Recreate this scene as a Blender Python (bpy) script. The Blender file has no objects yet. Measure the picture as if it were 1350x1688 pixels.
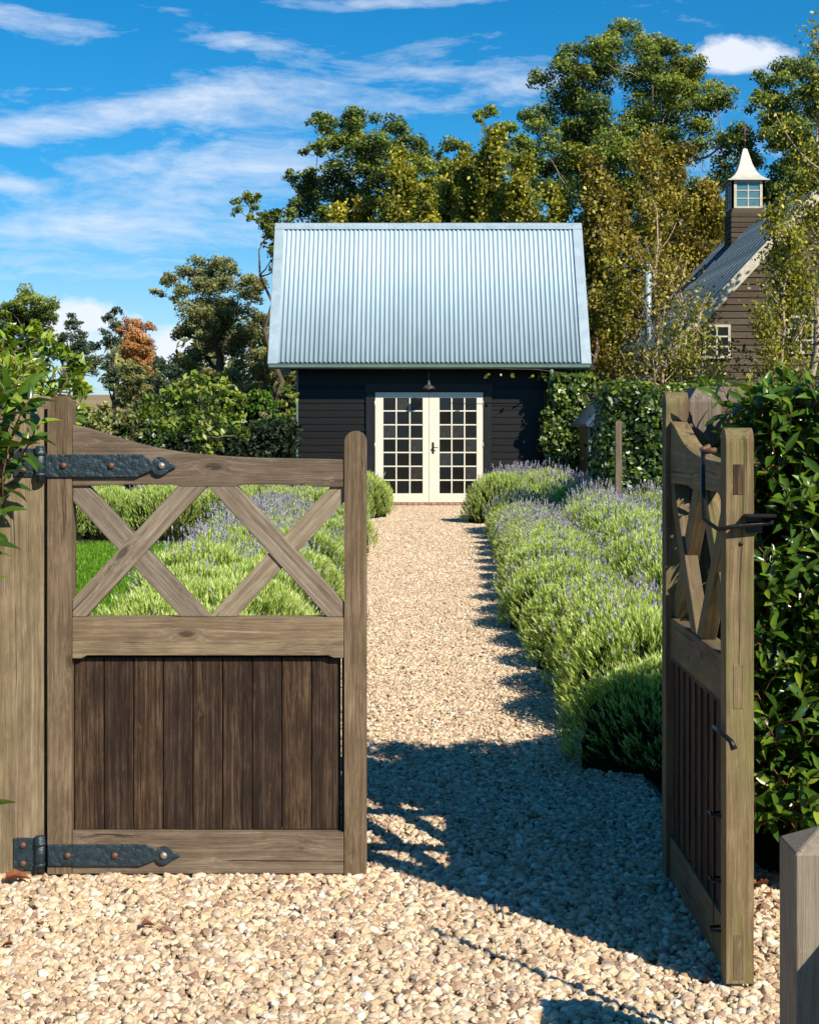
import bpy, bmesh, math
import numpy as np
from mathutils import Vector, Matrix, Euler

sc = bpy.context.scene
col = sc.collection
rng = np.random.default_rng(11)
R = math.radians
PI = math.pi

# ------------------------------------------------------------------ camera
CZ = 1.535
cam_d = bpy.data.cameras.new('camera')
cam = bpy.data.objects.new('camera', cam_d)
col.objects.link(cam)
cam.location = (0, 0, CZ)
cam.rotation_euler = (R(90), 0, 0)
cam_d.sensor_fit = 'HORIZONTAL'
cam_d.sensor_width = 36.0
cam_d.lens = 36.0 * 2600 / 1350
cam_d.shift_y = -144 / 1350
cam_d.clip_start = 0.05
cam_d.clip_end = 3000
sc.camera = cam

# ------------------------------------------------------------------ light
SUN = Vector((-1.0, 1.25, -1.2)).normalized()
sun_d = bpy.data.lights.new('sun', 'SUN')
sun_d.energy = 5.0
sun_d.angle = R(0.5)
sun_d.color = (1.0, 0.92, 0.77)
sun = bpy.data.objects.new('sun', sun_d)
col.objects.link(sun)
sun.rotation_euler = SUN.to_track_quat('-Z', 'Y').to_euler()
SUN_EL = math.asin(-SUN.z)
SUN_ROT = math.atan2(-SUN.x, -SUN.y)

sc.view_settings.view_transform = 'Standard'
sc.view_settings.look = 'None'
sc.view_settings.exposure = 0.45
sc.view_settings.gamma = 1.0
sc.view_settings.use_curve_mapping = False
sc.cycles.max_bounces = 6
sc.cycles.diffuse_bounces = 2
sc.cycles.glossy_bounces = 3
sc.cycles.transmission_bounces = 4
sc.cycles.transparent_max_bounces = 8
sc.cycles.use_denoising = True
sc.cycles.caustics_reflective = False
sc.cycles.caustics_refractive = False
sc.cycles.sample_clamp_indirect = 4.0


class NT:
    """small node helper"""
    def __init__(self, tree):
        self.t = tree
    def n(self, typ, **kw):
        nd = self.t.nodes.new(typ)
        ins = kw.pop('ins', None)
        for k, v in kw.items():
            setattr(nd, k, v)
        if ins:
            for k, v in ins.items():
                s = nd.inputs[k]
                if isinstance(v, bpy.types.NodeSocket):
                    self.t.links.new(v, s)
                else:
                    s.default_value = v
        return nd
    def math(self, op, a, b=0.0, c=0.0, clamp=False):
        nd = self.n('ShaderNodeMath', operation=op)
        nd.use_clamp = clamp
        for i, v in enumerate((a, b, c)):
            if isinstance(v, bpy.types.NodeSocket):
                self.t.links.new(v, nd.inputs[i])
            else:
                nd.inputs[i].default_value = v
        return nd.outputs[0]
    def mix(self, f, a, b, blend='MIX'):
        nd = self.n('ShaderNodeMix', data_type='RGBA', blend_type=blend)
        for s, v in ((nd.inputs[0], f), (nd.inputs[6], a), (nd.inputs[7], b)):
            if isinstance(v, bpy.types.NodeSocket):
                self.t.links.new(v, s)
            else:
                s.default_value = v if not isinstance(v, tuple) or len(v) == 4 else (*v, 1)
        return nd.outputs[2]
    def ramp(self, f, stops, interp='LINEAR'):
        nd = self.n('ShaderNodeValToRGB')
        cr = nd.color_ramp
        cr.interpolation = interp
        while len(cr.elements) < len(stops):
            cr.elements.new(0.5)
        for e, (p, c) in zip(cr.elements, stops):
            e.position = p
            e.color = (*c, 1) if len(c) == 3 else c
        self.t.links.new(f, nd.inputs[0])
        return nd.outputs[0]
    def noise(self, vec, scale, detail=4, rough=0.5, dist=0.0):
        nd = self.n('ShaderNodeTexNoise')
        self.t.links.new(vec, nd.inputs['Vector'])
        nd.inputs['Scale'].default_value = scale
        nd.inputs['Detail'].default_value = detail
        nd.inputs['Roughness'].default_value = rough
        nd.inputs['Distortion'].default_value = dist
        return nd.outputs[0]
    def vmap(self, vec, scale=(1, 1, 1), loc=(0, 0, 0)):
        nd = self.n('ShaderNodeMapping')
        self.t.links.new(vec, nd.inputs['Vector'])
        nd.inputs['Scale'].default_value = scale
        nd.inputs['Location'].default_value = loc
        return nd.outputs[0]


# ------------------------------------------------------------------ world
w = bpy.data.worlds.new('World')
sc.world = w
w.use_nodes = True
t = w.node_tree
t.nodes.clear()
N = NT(t)
out = N.n('ShaderNodeOutputWorld')
bg = N.n('ShaderNodeBackground')
bg.inputs['Strength'].default_value = 0.082
t.links.new(bg.outputs[0], out.inputs[0])
tc = N.n('ShaderNodeTexCoord')
sky = N.n('ShaderNodeTexSky', sky_type='NISHITA')
sky.sun_disc = False
sky.sun_elevation = SUN_EL
sky.sun_rotation = SUN_ROT
sky.air_density = 1.0
sky.dust_density = 0.0
sky.ozone_density = 4.0
hs = N.n('ShaderNodeHueSaturation', ins={'Hue': 0.495, 'Saturation': 1.7, 'Value': 1.0, 'Color': sky.outputs[0]})
sep = N.n('ShaderNodeSeparateXYZ', ins={0: tc.outputs['Generated']})
x_, y_, z_ = sep.outputs
az = N.math('ARCTAN2', x_, y_)
hyp = N.math('SQRT', N.math('ADD', N.math('MULTIPLY', x_, x_), N.math('MULTIPLY', y_, y_)))
te = N.math('DIVIDE', z_, N.math('MAXIMUM', hyp, 0.02))
U = N.math('MULTIPLY_ADD', az, 2.6, 0.675)      # bearing, in thousandths that are easy to read off
V = N.math('MULTIPLY_ADD', te, -2.6, 0.7)       # height above the horizon, likewise (0.7 = horizon)
cuv = N.n('ShaderNodeCombineXYZ', ins={0: U, 1: V, 2: 0.0}).outputs[0]
warp = N.n('ShaderNodeTexNoise')
t.links.new(cuv, warp.inputs['Vector'])
warp.inputs['Scale'].default_value = 3.0
warp.inputs['Detail'].default_value = 3
wv = N.n('ShaderNodeVectorMath', operation='MULTIPLY_ADD', ins={0: warp.outputs['Color'], 1: (0.22, 0.06, 0), 2: cuv}).outputs[0]
wisp = N.noise(N.vmap(wv, (2.2, 11, 1)), 1.3, 7, 0.62, 0.4)
fine = N.noise(N.vmap(wv, (9, 26, 1)), 1.6, 5, 0.65)
puff = N.noise(N.vmap(wv, (16, 22, 1)), 1.0, 6, 0.6)
ws = N.n('ShaderNodeSeparateXYZ', ins={0: wv}).outputs
Uw = N.math('SUBTRACT', ws[0], 0.11)
Vw = N.math('SUBTRACT', ws[1], 0.03)


def blobs(lst):
    acc = None
    for cx, cy, rx, ry, amp, tilt in lst:
        dx = N.math('SUBTRACT', Uw, cx)
        dy = N.math('MULTIPLY_ADD', dx, tilt, N.math('SUBTRACT', Vw, cy))
        q = N.math('ADD', N.math('POWER', N.math('ABSOLUTE', N.math('DIVIDE', dx, rx)), 2.0),
                   N.math('POWER', N.math('ABSOLUTE', N.math('DIVIDE', dy, ry)), 2.0))
        g = N.math('MULTIPLY', N.math('EXPONENT', N.math('MULTIPLY', q, -1.0)), amp)
        acc = g if acc is None else N.math('ADD', acc, g)
    return acc


streak = blobs([(0.05, 0.055, 0.12, 0.022, 0.85, -0.1), (0.37, 0.07, 0.14, 0.022, 0.95, -0.08), (0.66, 0.0, 0.15, 0.014, 0.9, 0),
                (0.30, 0.175, 0.34, 0.030, 0.95, 0.16), (0.03, 0.235, 0.16, 0.022, 0.6, 0.1), (0.80, 0.15, 0.20, 0.05, 0.6, 0.1),
                (0.36, 0.29, 0.34, 0.06, 0.85, 0.12), (0.0, 0.31, 0.09, 0.012, 0.7, 0.0),
                (0.25, 0.385, 0.45, 0.035, 0.6, 0.02), (0.3, 0.45, 0.5, 0.03, 0.35, 0.02), (1.5, 0.2, 0.3, 0.1, 0.6, 0.1),
                (-0.5, 0.25, 0.35, 0.1, 0.7, 0.05)])
d1 = N.math('MULTIPLY_ADD', streak, 0.62, N.math('MULTIPLY_ADD', wisp, 1.5, N.math('MULTIPLY_ADD', fine, 0.75, -1.27)))
d1 = N.math('MULTIPLY', d1, 1.5, clamp=True)
cum = blobs([(0.135, 0.53, 0.075, 0.045, 1.0, 0), (1.215, 0.105, 0.075, 0.036, 1.1, 0), (0.275, 0.56, 0.05, 0.03, 0.8, 0),
             (1.75, 0.45, 0.3, 0.06, 1.0, 0), (-0.5, 0.52, 0.25, 0.05, 1.0, 0), (0.4, 0.60, 0.4, 0.03, 0.8, 0)])
d2 = N.math('MULTIPLY', N.math('ADD', cum, N.math('MULTIPLY_ADD', puff, 1.2, -1.0)), 2.6, clamp=True)
# the rest of the sky: scattered high cloud in a flat layer far above
zc = N.math('MAXIMUM', z_, 0.06)
pl = N.n('ShaderNodeCombineXYZ', ins={0: N.math('DIVIDE', x_, zc), 1: N.math('DIVIDE', y_, zc), 2: 0.0}).outputs[0]
hi = N.noise(N.vmap(pl, (0.5, 0.9, 1)), 1.1, 6, 0.6, 0.3)
d3 = N.math('MULTIPLY', N.math('SUBTRACT', hi, 0.56), 3.0, clamp=True)
d3 = N.math('MULTIPLY', d3, N.math('MULTIPLY', N.math('SUBTRACT', z_, 0.28), 6.0, clamp=True))
tint = N.mix(N.math('MULTIPLY', N.math('SUBTRACT', 0.42, te), 2.4, clamp=True), hs.outputs[0], (0.8, 0.92, 1.05, 1), 'MULTIPLY')
tint = N.mix(N.math('MULTIPLY', N.math('EXPONENT', N.math('MULTIPLY', N.math('MAXIMUM', te, 0.0), -11.0)), 0.75), tint, (4.0, 6.3, 9.3, 1))
c1 = N.mix(N.math('MULTIPLY', d1, 0.85), tint, (7.2, 8.0, 9.3, 1))
c2 = N.mix(N.math('MULTIPLY', d2, 0.9), c1, (8.2, 8.6, 9.5, 1))
c3 = N.mix(N.math('MULTIPLY', d3, 0.6), c2, (7.0, 7.9, 9.2, 1))
t.links.new(c3, bg.inputs['Color'])


# ------------------------------------------------------------------ helpers
def tag(o, label=None, cat=None, group=None, kind=None):
    if label: o['label'] = label
    if cat: o['category'] = cat
    if group: o['group'] = group
    if kind: o['kind'] = kind
    return o


def empty(name, label, cat, loc=(0, 0, 0), group=None, rz=0):
    o = bpy.data.objects.new(name, None)
    o.empty_display_size = 0.1
    col.objects.link(o)
    o.location = loc
    o.rotation_euler = (0, 0, rz)
    return tag(o, label, cat, group)


def link(name, me, parent=None, mat=None):
    o = bpy.data.objects.new(name, me)
    col.objects.link(o)
    if parent is not None:
        o.parent = parent
    if mat is not None and not me.materials:
        me.materials.append(mat)
    return o


def bm_mesh(name, bm, smooth=False):
    me = bpy.data.meshes.new(name)
    bm.normal_update()
    bm.to_mesh(me)
    bm.free()
    if smooth:
        me.polygons.foreach_set('use_smooth', np.ones(len(me.polygons), bool))
    return me


def box_mesh(name, sx, sy, sz, bev=0.0, seg=1, center=(0, 0, 0)):
    bm = bmesh.new()
    bmesh.ops.create_cube(bm, size=1)
    bmesh.ops.scale(bm, vec=(sx, sy, sz), verts=bm.verts)
    if bev > 0:
        bmesh.ops.bevel(bm, geom=bm.edges[:], offset=min(bev, 0.45 * min(sx, sy, sz)), segments=seg, affect='EDGES', profile=0.5)
    bmesh.ops.translate(bm, vec=center, verts=bm.verts)
    return bm_mesh(name, bm)


def box(name, x0, x1, y0, y1, z0, z1, mat, parent=None, bev=0.0, seg=1):
    me = box_mesh(name, x1 - x0, y1 - y0, z1 - z0, bev, seg)
    o = link(name, me, parent, mat)
    o.location = ((x0 + x1) / 2, (y0 + y1) / 2, (z0 + z1) / 2)
    return o


def add_box(bm, x0, x1, y0, y1, z0, z1):
    vs = [bm.verts.new(p) for p in ((x0, y0, z0), (x1, y0, z0), (x1, y1, z0), (x0, y1, z0), (x0, y0, z1), (x1, y0, z1), (x1, y1, z1), (x0, y1, z1))]
    for f in ((3, 2, 1, 0), (4, 5, 6, 7), (0, 1, 5, 4), (1, 2, 6, 5), (2, 3, 7, 6), (3, 0, 4, 7)):
        bm.faces.new([vs[i] for i in f])


def np_mesh(name, verts, faces, mat=None, tint=None, smooth=False):
    """verts (n,3), faces (m,k) all the same size k"""
    me = bpy.data.meshes.new(name)
    verts = np.asarray(verts, np.float32)
    faces = np.asarray(faces, np.int32)
    m, k = faces.shape
    me.vertices.add(len(verts))
    me.vertices.foreach_set('co', verts.ravel())
    me.loops.add(m * k)
    me.loops.foreach_set('vertex_index', faces.ravel())
    me.polygons.add(m)
    me.polygons.foreach_set('loop_start', np.arange(0, m * k, k, dtype=np.int32))
    me.polygons.foreach_set('loop_total', np.full(m, k, np.int32))
    if smooth:
        me.polygons.foreach_set('use_smooth', np.ones(m, bool))
    me.update(calc_edges=True)
    if tint is not None:
        a = me.attributes.new('tint', 'FLOAT', 'FACE')
        a.data.foreach_set('value', np.asarray(tint, np.float32))
    if mat is not None:
        me.materials.append(mat)
    return me


def unit(v):
    return v / np.maximum(np.linalg.norm(v, axis=-1, keepdims=True), 1e-9)


def tubes(name, paths, mat=None, sides=6, smooth=True):
    """paths: list of (pts (n,3), radii (n,)) as ONE mesh with closed ends"""
    V_, F_ = [], []
    base = 0
    for pts, rad in paths:
        pts = np.asarray(pts, float)
        rad = np.asarray(rad, float)
        if rad.ndim == 0:
            rad = np.full(len(pts), float(rad))
        tan = np.gradient(pts, axis=0)
        tan = unit(tan)
        ref = np.array([0.0, 0, 1]) if abs(tan[0][2]) < 0.9 else np.array([1.0, 0, 0])
        a = np.cross(tan, ref)
        a = unit(a)
        b = np.cross(tan, a)
        ang = np.linspace(0, 2 * PI, sides, endpoint=False)
        ring = pts[:, None, :] + rad[:, None, None] * (np.cos(ang)[None, :, None] * a[:, None, :] + np.sin(ang)[None, :, None] * b[:, None, :])
        n = len(pts)
        V_.append(ring.reshape(-1, 3))
        V_.append(pts[[0, -1]])
        c0 = base + n * sides
        for i in range(n - 1):
            for j in range(sides):
                j2 = (j + 1) % sides
                F_.append((base + i * sides + j, base + i * sides + j2, base + (i + 1) * sides + j2, base + (i + 1) * sides + j))
        for j in range(sides):
            j2 = (j + 1) % sides
            F_.append((base + j2, base + j, c0, c0))
            F_.append((base + (n - 1) * sides + j, base + (n - 1) * sides + j2, c0 + 1, c0 + 1))
        base += n * sides + 2
    me = bpy.data.meshes.new(name)
    me.from_pydata(np.concatenate(V_).tolist(), [], [f if f[2] != f[3] else f[:3] for f in F_])
    if smooth:
        me.polygons.foreach_set('use_smooth', np.ones(len(me.polygons), bool))
    if mat is not None:
        me.materials.append(mat)
    return me


def bez(p0, p1, p2, n=6):
    s = np.linspace(0, 1, n)[:, None]
    p0, p1, p2 = map(np.asarray, (p0, p1, p2))
    return (1 - s) ** 2 * p0 + 2 * s * (1 - s) * p1 + s * s * p2


def P(px, py, d):
    """a point seen at photograph position (px,py) at distance d"""
    return ((px - 675) / 2600 * d, d, CZ - (py - 700) / 2600 * d)


# leaf scatter: rhombus leaves
def rhombs(c, u, v, L, W, fold=0.0):
    """c,u,v (n,3); L,W (n,) -> verts, faces (quads)"""
    n = len(c)
    L = L[:, None]; W = W[:, None]
    vs = np.stack([c - u * L * 0.5, c + v * W * 0.5 - u * L * 0.08, c + u * L * 0.5, c - v * W * 0.5 - u * L * 0.08], 1).reshape(-1, 3)
    f = np.arange(4 * n).reshape(n, 4)
    return vs, f


def frame_from(nrm, r):
    a = unit(r.normal(size=nrm.shape))
    u = unit(np.cross(nrm, a))
    v = np.cross(nrm, u)
    return u, v


def scatter(base_v, base_f, X, Y, Z, pos, size):
    """copies of a small mesh with axes X,Y,Z at pos, scaled by size"""
    n, k = len(pos), len(base_v)
    bv = base_v[None, :, :] * size[:, None, None]
    vs = pos[:, None, :] + bv[..., 0:1] * X[:, None, :] + bv[..., 1:2] * Y[:, None, :] + bv[..., 2:3] * Z[:, None, :]
    f = base_f[None, :, :] + (np.arange(n) * k)[:, None, None]
    return vs.reshape(-1, 3), f.reshape(-1, base_f.shape[1])


# ------------------------------------------------------------------ materials
def new_mat(name):
    m = bpy.data.materials.new(name)
    m.use_nodes = True
    t = m.node_tree
    t.nodes.clear()
    N = NT(t)
    o = N.n('ShaderNodeOutputMaterial')
    return m, t, N, o


def principled(N, color, rough=0.6, metal=0.0, spec=0.5, normal=None):
    b = N.n('ShaderNodeBsdfPrincipled')
    for k, v in (('Base Color', color), ('Roughness', rough), ('Metallic', metal), ('Specular IOR Level', spec)):
        if isinstance(v, bpy.types.NodeSocket):
            N.t.links.new(v, b.inputs[k])
        else:
            b.inputs[k].default_value = (*v, 1) if isinstance(v, tuple) and len(v) == 3 else v
    if normal is not None:
        N.t.links.new(normal, b.inputs['Normal'])
    return b


def bump(N, h, strength, dist):
    return N.n('ShaderNodeBump', ins={'Height': h, 'Strength': strength, 'Distance': dist}).outputs[0]


def wood(name, dark, mid, light, moss=0.0, rough=0.75, bscale=1.0, contrast=1.0):
    m, t, N, o = new_mat(name)
    tc = N.n('ShaderNodeTexCoord').outputs['Object']
    oi = N.n('ShaderNodeObjectInfo').outputs['Random']
    off = N.n('ShaderNodeCombineXYZ', ins={0: N.math('MULTIPLY', oi, 17.3), 1: N.math('MULTIPLY', oi, 5.1), 2: N.math('MULTIPLY', oi, 31.7)}).outputs[0]
    co = N.n('ShaderNodeVectorMath', operation='ADD', ins={0: tc, 1: off}).outputs[0]
    vor = N.n('ShaderNodeTexVoronoi', ins={'Vector': N.vmap(co, (5.5, 5.5, 2.3)), 'Scale': 1.0, 'Randomness': 1.0})
    kd = vor.outputs['Distance']
    pull = N.math('DIVIDE', 0.006, N.math('ADD', N.math('MULTIPLY', kd, kd), 0.012))
    wob = N.n('ShaderNodeTexNoise')
    t.links.new(N.vmap(co, (6, 6, 1.6)), wob.inputs['Vector'])
    wob.inputs['Scale'].default_value = 1.0
    wob.inputs['Detail'].default_value = 2
    shift = N.n('ShaderNodeVectorMath', operation='MULTIPLY_ADD', ins={0: wob.outputs['Color'], 1: (0.03, 0.03, 0.0), 2: co}).outputs[0]
    kk = N.n('ShaderNodeCombineXYZ', ins={0: N.math('MULTIPLY', pull, 0.055), 1: N.math('MULTIPLY', pull, 0.055), 2: 0.0}).outputs[0]
    co2 = N.n('ShaderNodeVectorMath', operation='ADD', ins={0: shift, 1: kk}).outputs[0]
    g1 = N.noise(N.vmap(co2, (95, 95, 0.9)), 1.0, 6, 0.7)
    g2 = N.noise(N.vmap(co2, (420, 420, 9)), 1.0, 3, 0.65)
    g3 = N.noise(N.vmap(co, (13, 13, 5.0)), 1.0, 7, 0.68)
    gg = N.math('ADD', N.math('MULTIPLY', g1, 0.40), N.math('ADD', N.math('MULTIPLY', g2, 0.28), N.math('MULTIPLY', g3, 0.32)))
    gg = N.math('MULTIPLY_ADD', N.math('SUBTRACT', gg, 0.5), contrast * 1.9, 0.5, clamp=True)
    c = N.ramp(gg, [(0.12, dark), (0.5, mid), (0.88, light)])
    tone = N.math('MULTIPLY_ADD', oi, 0.50, 0.74)
    tv = N.n('ShaderNodeCombineXYZ', ins={0: tone, 1: tone, 2: N.math('MULTIPLY_ADD', oi, 0.30, 0.82)}).outputs[0]
    c = N.mix(1.0, c, tv, 'MULTIPLY')
    # cracks
    cr = N.noise(N.vmap(co2, (48, 48, 0.55)), 1.0, 3, 0.7)
    crm = N.math('MULTIPLY', N.math('SUBTRACT', 0.362, cr), 24, clamp=True)
    c = N.mix(N.math('MULTIPLY', crm, 0.75), c, tuple(0.25 * q for q in dark))
    kn = N.math('MULTIPLY', N.math('SUBTRACT', 0.085, kd), 28, clamp=True)
    c = N.mix(N.math('MULTIPLY', kn, 0.72), c, tuple(0.55 * q for q in dark))
    sc_ = N.noise(N.vmap(co, (34, 34, 11)), 1.0, 6, 0.75)
    c = N.mix(N.math('MULTIPLY', N.math('MULTIPLY', N.math('SUBTRACT', sc_, 0.60), 9, clamp=True), 0.42), c, tuple(min(1, 1.35 * q) for q in light))
    if moss > 0:
        mo = N.noise(N.vmap(co, (14, 14, 3)), 1.0, 5, 0.6)
        mm = N.math('MULTIPLY', N.math('MULTIPLY', N.math('SUBTRACT', mo, 0.46), 5, clamp=True), moss)
        c = N.mix(mm, c, (0.17, 0.18, 0.045, 1))
    h = N.math('SUBTRACT', N.math('ADD', N.math('MULTIPLY', g1, 0.7), N.math('MULTIPLY', g2, 0.5)), N.math('MULTIPLY', crm, 0.8))
    nb = bump(N, h, 0.55 * bscale, 0.004)
    b = principled(N, c, rough, 0, 0.25, nb)
    t.links.new(b.outputs[0], o.inputs[0])
    return m


def simple(name, c, rough=0.6, metal=0.0, spec=0.4, noise_amt=0.15, scale=8.0, bmp=0.0, c2=None, stretch=(1, 1, 1), object_tone=0.0):
    m, t, N, o = new_mat(name)
    tc = N.n('ShaderNodeTexCoord').outputs['Object']
    nz = N.noise(N.vmap(tc, stretch), scale, 6, 0.6)
    if c2 is None:
        c2 = tuple(q * (1 - noise_amt * 2) for q in c)
    cc = N.ramp(nz, [(0.32, c2), (0.68, c)])
    if object_tone:
        oi = N.n('ShaderNodeObjectInfo').outputs['Random']
        tn = N.math('MULTIPLY_ADD', oi, object_tone, 1 - object_tone / 2)
        tv = N.n('ShaderNodeCombineXYZ', ins={0: tn, 1: tn, 2: tn}).outputs[0]
        cc = N.mix(1.0, cc, tv, 'MULTIPLY')
    nb = bump(N, nz, bmp, 0.01) if bmp else None
    rr = N.math('MULTIPLY_ADD', nz, 0.25, rough - 0.12)
    b = principled(N, cc, rr, metal, spec, nb)
    t.links.new(b.outputs[0], o.inputs[0])
    return m


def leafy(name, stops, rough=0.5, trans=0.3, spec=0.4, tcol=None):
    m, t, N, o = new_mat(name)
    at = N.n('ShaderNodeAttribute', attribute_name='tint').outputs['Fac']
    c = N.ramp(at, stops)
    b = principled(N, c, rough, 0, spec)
    tr = N.n('ShaderNodeBsdfTranslucent')
    ct = N.mix(1.0, c, tcol or (1.5, 1.5, 0.5, 1), 'MULTIPLY')
    t.links.new(ct, tr.inputs[0])
    mx = N.n('ShaderNodeMixShader')
    mx.inputs[0].default_value = trans
    t.links.new(b.outputs[0], mx.inputs[1])
    t.links.new(tr.outputs[0], mx.inputs[2])
    t.links.new(mx.outputs[0], o.inputs[0])
    return m


M = {}
M['frame_wood'] = wood('weathered_frame_wood', (0.060, 0.040, 0.026), (0.160, 0.114, 0.076), (0.32, 0.25, 0.18), contrast=1.3)
M['stile_wood'] = wood('brown_stile_wood', (0.045, 0.028, 0.017), (0.115, 0.078, 0.050), (0.24, 0.18, 0.13), contrast=1.35)
M['panel_wood'] = wood('dark_panel_wood', (0.008, 0.004, 0.0025), (0.036, 0.0195, 0.0110), (0.125, 0.078, 0.047), contrast=1.7)
M['brace_wood'] = wood('pale_brace_wood', (0.08, 0.058, 0.042), (0.20, 0.155, 0.115), (0.36, 0.30, 0.235), contrast=1.35)
M['post_wood'] = wood('green_tinged_post_wood', (0.070, 0.050, 0.032), (0.175, 0.128, 0.085), (0.34, 0.27, 0.19), moss=0.10, contrast=1.3)
M['moss_wood'] = wood('mossy_gate_wood', (0.060, 0.040, 0.021), (0.150, 0.104, 0.058), (0.30, 0.225, 0.13), moss=0.42, contrast=1.3)
M['grey_wood'] = wood('silvery_grey_wood', (0.13, 0.098, 0.065), (0.27, 0.22, 0.16), (0.40, 0.34, 0.26), bscale=1.6)
M['iron'] = simple('blue_black_hammered_iron', (0.017, 0.042, 0.058), 0.36, 0.0, 0.7, 0.2, 48, 0.7, c2=(0.008, 0.014, 0.018))
M['lit_glass'] = simple('lit_window_glass', (0.050, 0.046, 0.042), 0.2, 0, 0.5, 0.3, 14)  # lighter copy of the pane glass, an interior reflection painted into its colour
M['black_iron'] = simple('black_iron', (0.012, 0.012, 0.013), 0.4, 0.3, 0.5, 0.2, 80, 0.2)
M['rust'] = simple('rusty_bolt_iron', (0.20, 0.095, 0.055), 0.5, 0.25, 0.5, 0.25, 180, 0.3)
M['bright_iron'] = simple('worn_bright_iron', (0.50, 0.40, 0.31), 0.3, 0.5, 0.5, 0.2, 180, 0.2)
M['black_board'] = simple('black_painted_board', (0.0085, 0.0070, 0.0055), 0.45, 0, 0.28, 0.25, 6, 0.15, stretch=(1, 6, 30), object_tone=0.5)
M['black_trim'] = simple('black_painted_trim', (0.009, 0.010, 0.012), 0.5, 0, 0.4)
M['cream'] = simple('cream_door_paint', (0.78, 0.74, 0.62), 0.4, 0, 0.5, 0.05, 12)
M['white_board'] = simple('weathered_white_board', (0.62, 0.56, 0.44), 0.6, 0, 0.4, 0.18, 9)
M['brown_board'] = simple('weathered_brown_board', (0.115, 0.083, 0.055), 0.75, 0, 0.3, 0.3, 5, 0.3, stretch=(1, 6, 30), object_tone=0.6)
M['glass'] = simple('dark_window_glass', (0.010, 0.009, 0.008), 0.16, 0, 0.5, 0.1, 3)
M['pale_glass'] = simple('sky_lit_cupola_glass', (0.09, 0.20, 0.24), 0.1, 0, 0.8, 0.1, 3)
M['gutter'] = simple('green_grey_gutter', (0.13, 0.20, 0.17), 0.4, 0, 0.5, 0.1, 6)
M['zinc'] = simple('galvanised_flashing', (0.36, 0.46, 0.54), 0.45, 0.15, 0.5, 0.1, 5, stretch=(1, 1, 1))
M['brass'] = simple('dark_bronze', (0.08, 0.05, 0.035), 0.35, 0.8)
M['lead'] = simple('pale_cupola_metal', (0.60, 0.57, 0.49), 0.5, 0.1, 0.4, 0.12, 5)
M['blue_roof'] = simple('blue_grey_sheet_roof', (0.05, 0.10, 0.17), 0.45, 0.2, 0.5, 0.25, 3)
M['slate_metal'] = simple('grey_blue_sheet_metal', (0.13, 0.20, 0.26), 0.4, 0.5, 0.5, 0.3, 2.5)
M['terracotta'] = simple('terracotta', (0.42, 0.22, 0.14), 0.8, 0, 0.3, 0.15, 20, object_tone=0.4)
M['lamp_metal'] = simple('grey_lamp_metal', (0.12, 0.12, 0.12), 0.35, 0.5)


def roof_mat():
    m, t, N, o = new_mat('corrugated_zinc')
    tc = N.n('ShaderNodeTexCoord').outputs['Object']
    oi = N.n('ShaderNodeObjectInfo').outputs['Random']
    nz = N.noise(N.vmap(tc, (5, 0.9, 0.9)), 1.5, 6, 0.6)
    c = N.ramp(nz, [(0.3, (0.38, 0.50, 0.58)), (0.7, (0.45, 0.57, 0.65))])
    tn = N.math('MULTIPLY_ADD', oi, 0.10, 0.95)
    tv = N.n('ShaderNodeCombineXYZ', ins={0: tn, 1: tn, 2: tn}).outputs[0]
    c = N.mix(1.0, c, tv, 'MULTIPLY')
    b = principled(N, c, N.math('MULTIPLY_ADD', nz, 0.2, 0.38), 0.12, 0.4)
    t.links.new(b.outputs[0], o.inputs[0])
    return m


M['zincalume'] = roof_mat()


def pebble_mat():
    m, t, N, o = new_mat('pebble_stone')
    oi = N.n('ShaderNodeObjectInfo').outputs['Random']
    tc = N.n('ShaderNodeTexCoord').outputs['Object']
    c = N.ramp(oi, [(0.0, (0.64, 0.48, 0.30)), (0.16, (0.44, 0.29, 0.18)), (0.30, (0.77, 0.66, 0.48)), (0.44, (0.52, 0.36, 0.25)), (0.58, (0.73, 0.57, 0.36)),
                    (0.72, (0.22, 0.115, 0.080)), (0.78, (0.70, 0.55, 0.39)), (0.90, (0.84, 0.77, 0.64)), (0.96, (0.32, 0.21, 0.16)), (1.0, (0.40, 0.33, 0.27))])
    nz = N.noise(tc, 3.0, 5, 0.6)
    c = N.mix(N.math('MULTIPLY', N.math('SUBTRACT', nz, 0.45), 1.6, clamp=True), c, (0.58, 0.42, 0.28, 1))
    ps = N.n('ShaderNodeNewGeometry').outputs['Position']
    pt_ = N.noise(ps, 1.7, 5, 0.65)
    dirt = N.math('MULTIPLY', N.math('MULTIPLY', N.math('SUBTRACT', pt_, 0.47), 4.0, clamp=True), 0.34)
    c = N.mix(dirt, c, (0.38, 0.28, 0.18, 1))
    b = principled(N, c, 0.7, 0, 0.3, bump(N, nz, 0.2, 0.1))
    t.links.new(b.outputs[0], o.inputs[0])
    return m


M['pebble'] = pebble_mat()


def ground_mat(name, c1, c2, c3, scale, fine=60.0, bmp=0.4, dist=0.02):
    m, t, N, o = new_mat(name)
    tc = N.n('ShaderNodeTexCoord').outputs['Object']
    a = N.noise(tc, scale, 6, 0.6)
    b_ = N.noise(tc, fine, 5, 0.7)
    c = N.ramp(a, [(0.3, c1), (0.5, c2), (0.72, c3)])
    c = N.mix(0.5, c, N.ramp(b_, [(0.3, c1), (0.7, c3)]))
    b = principled(N, c, 0.9, 0, 0.15, bump(N, b_, bmp, dist))
    t.links.new(b.outputs[0], o.inputs[0])
    return m


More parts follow.
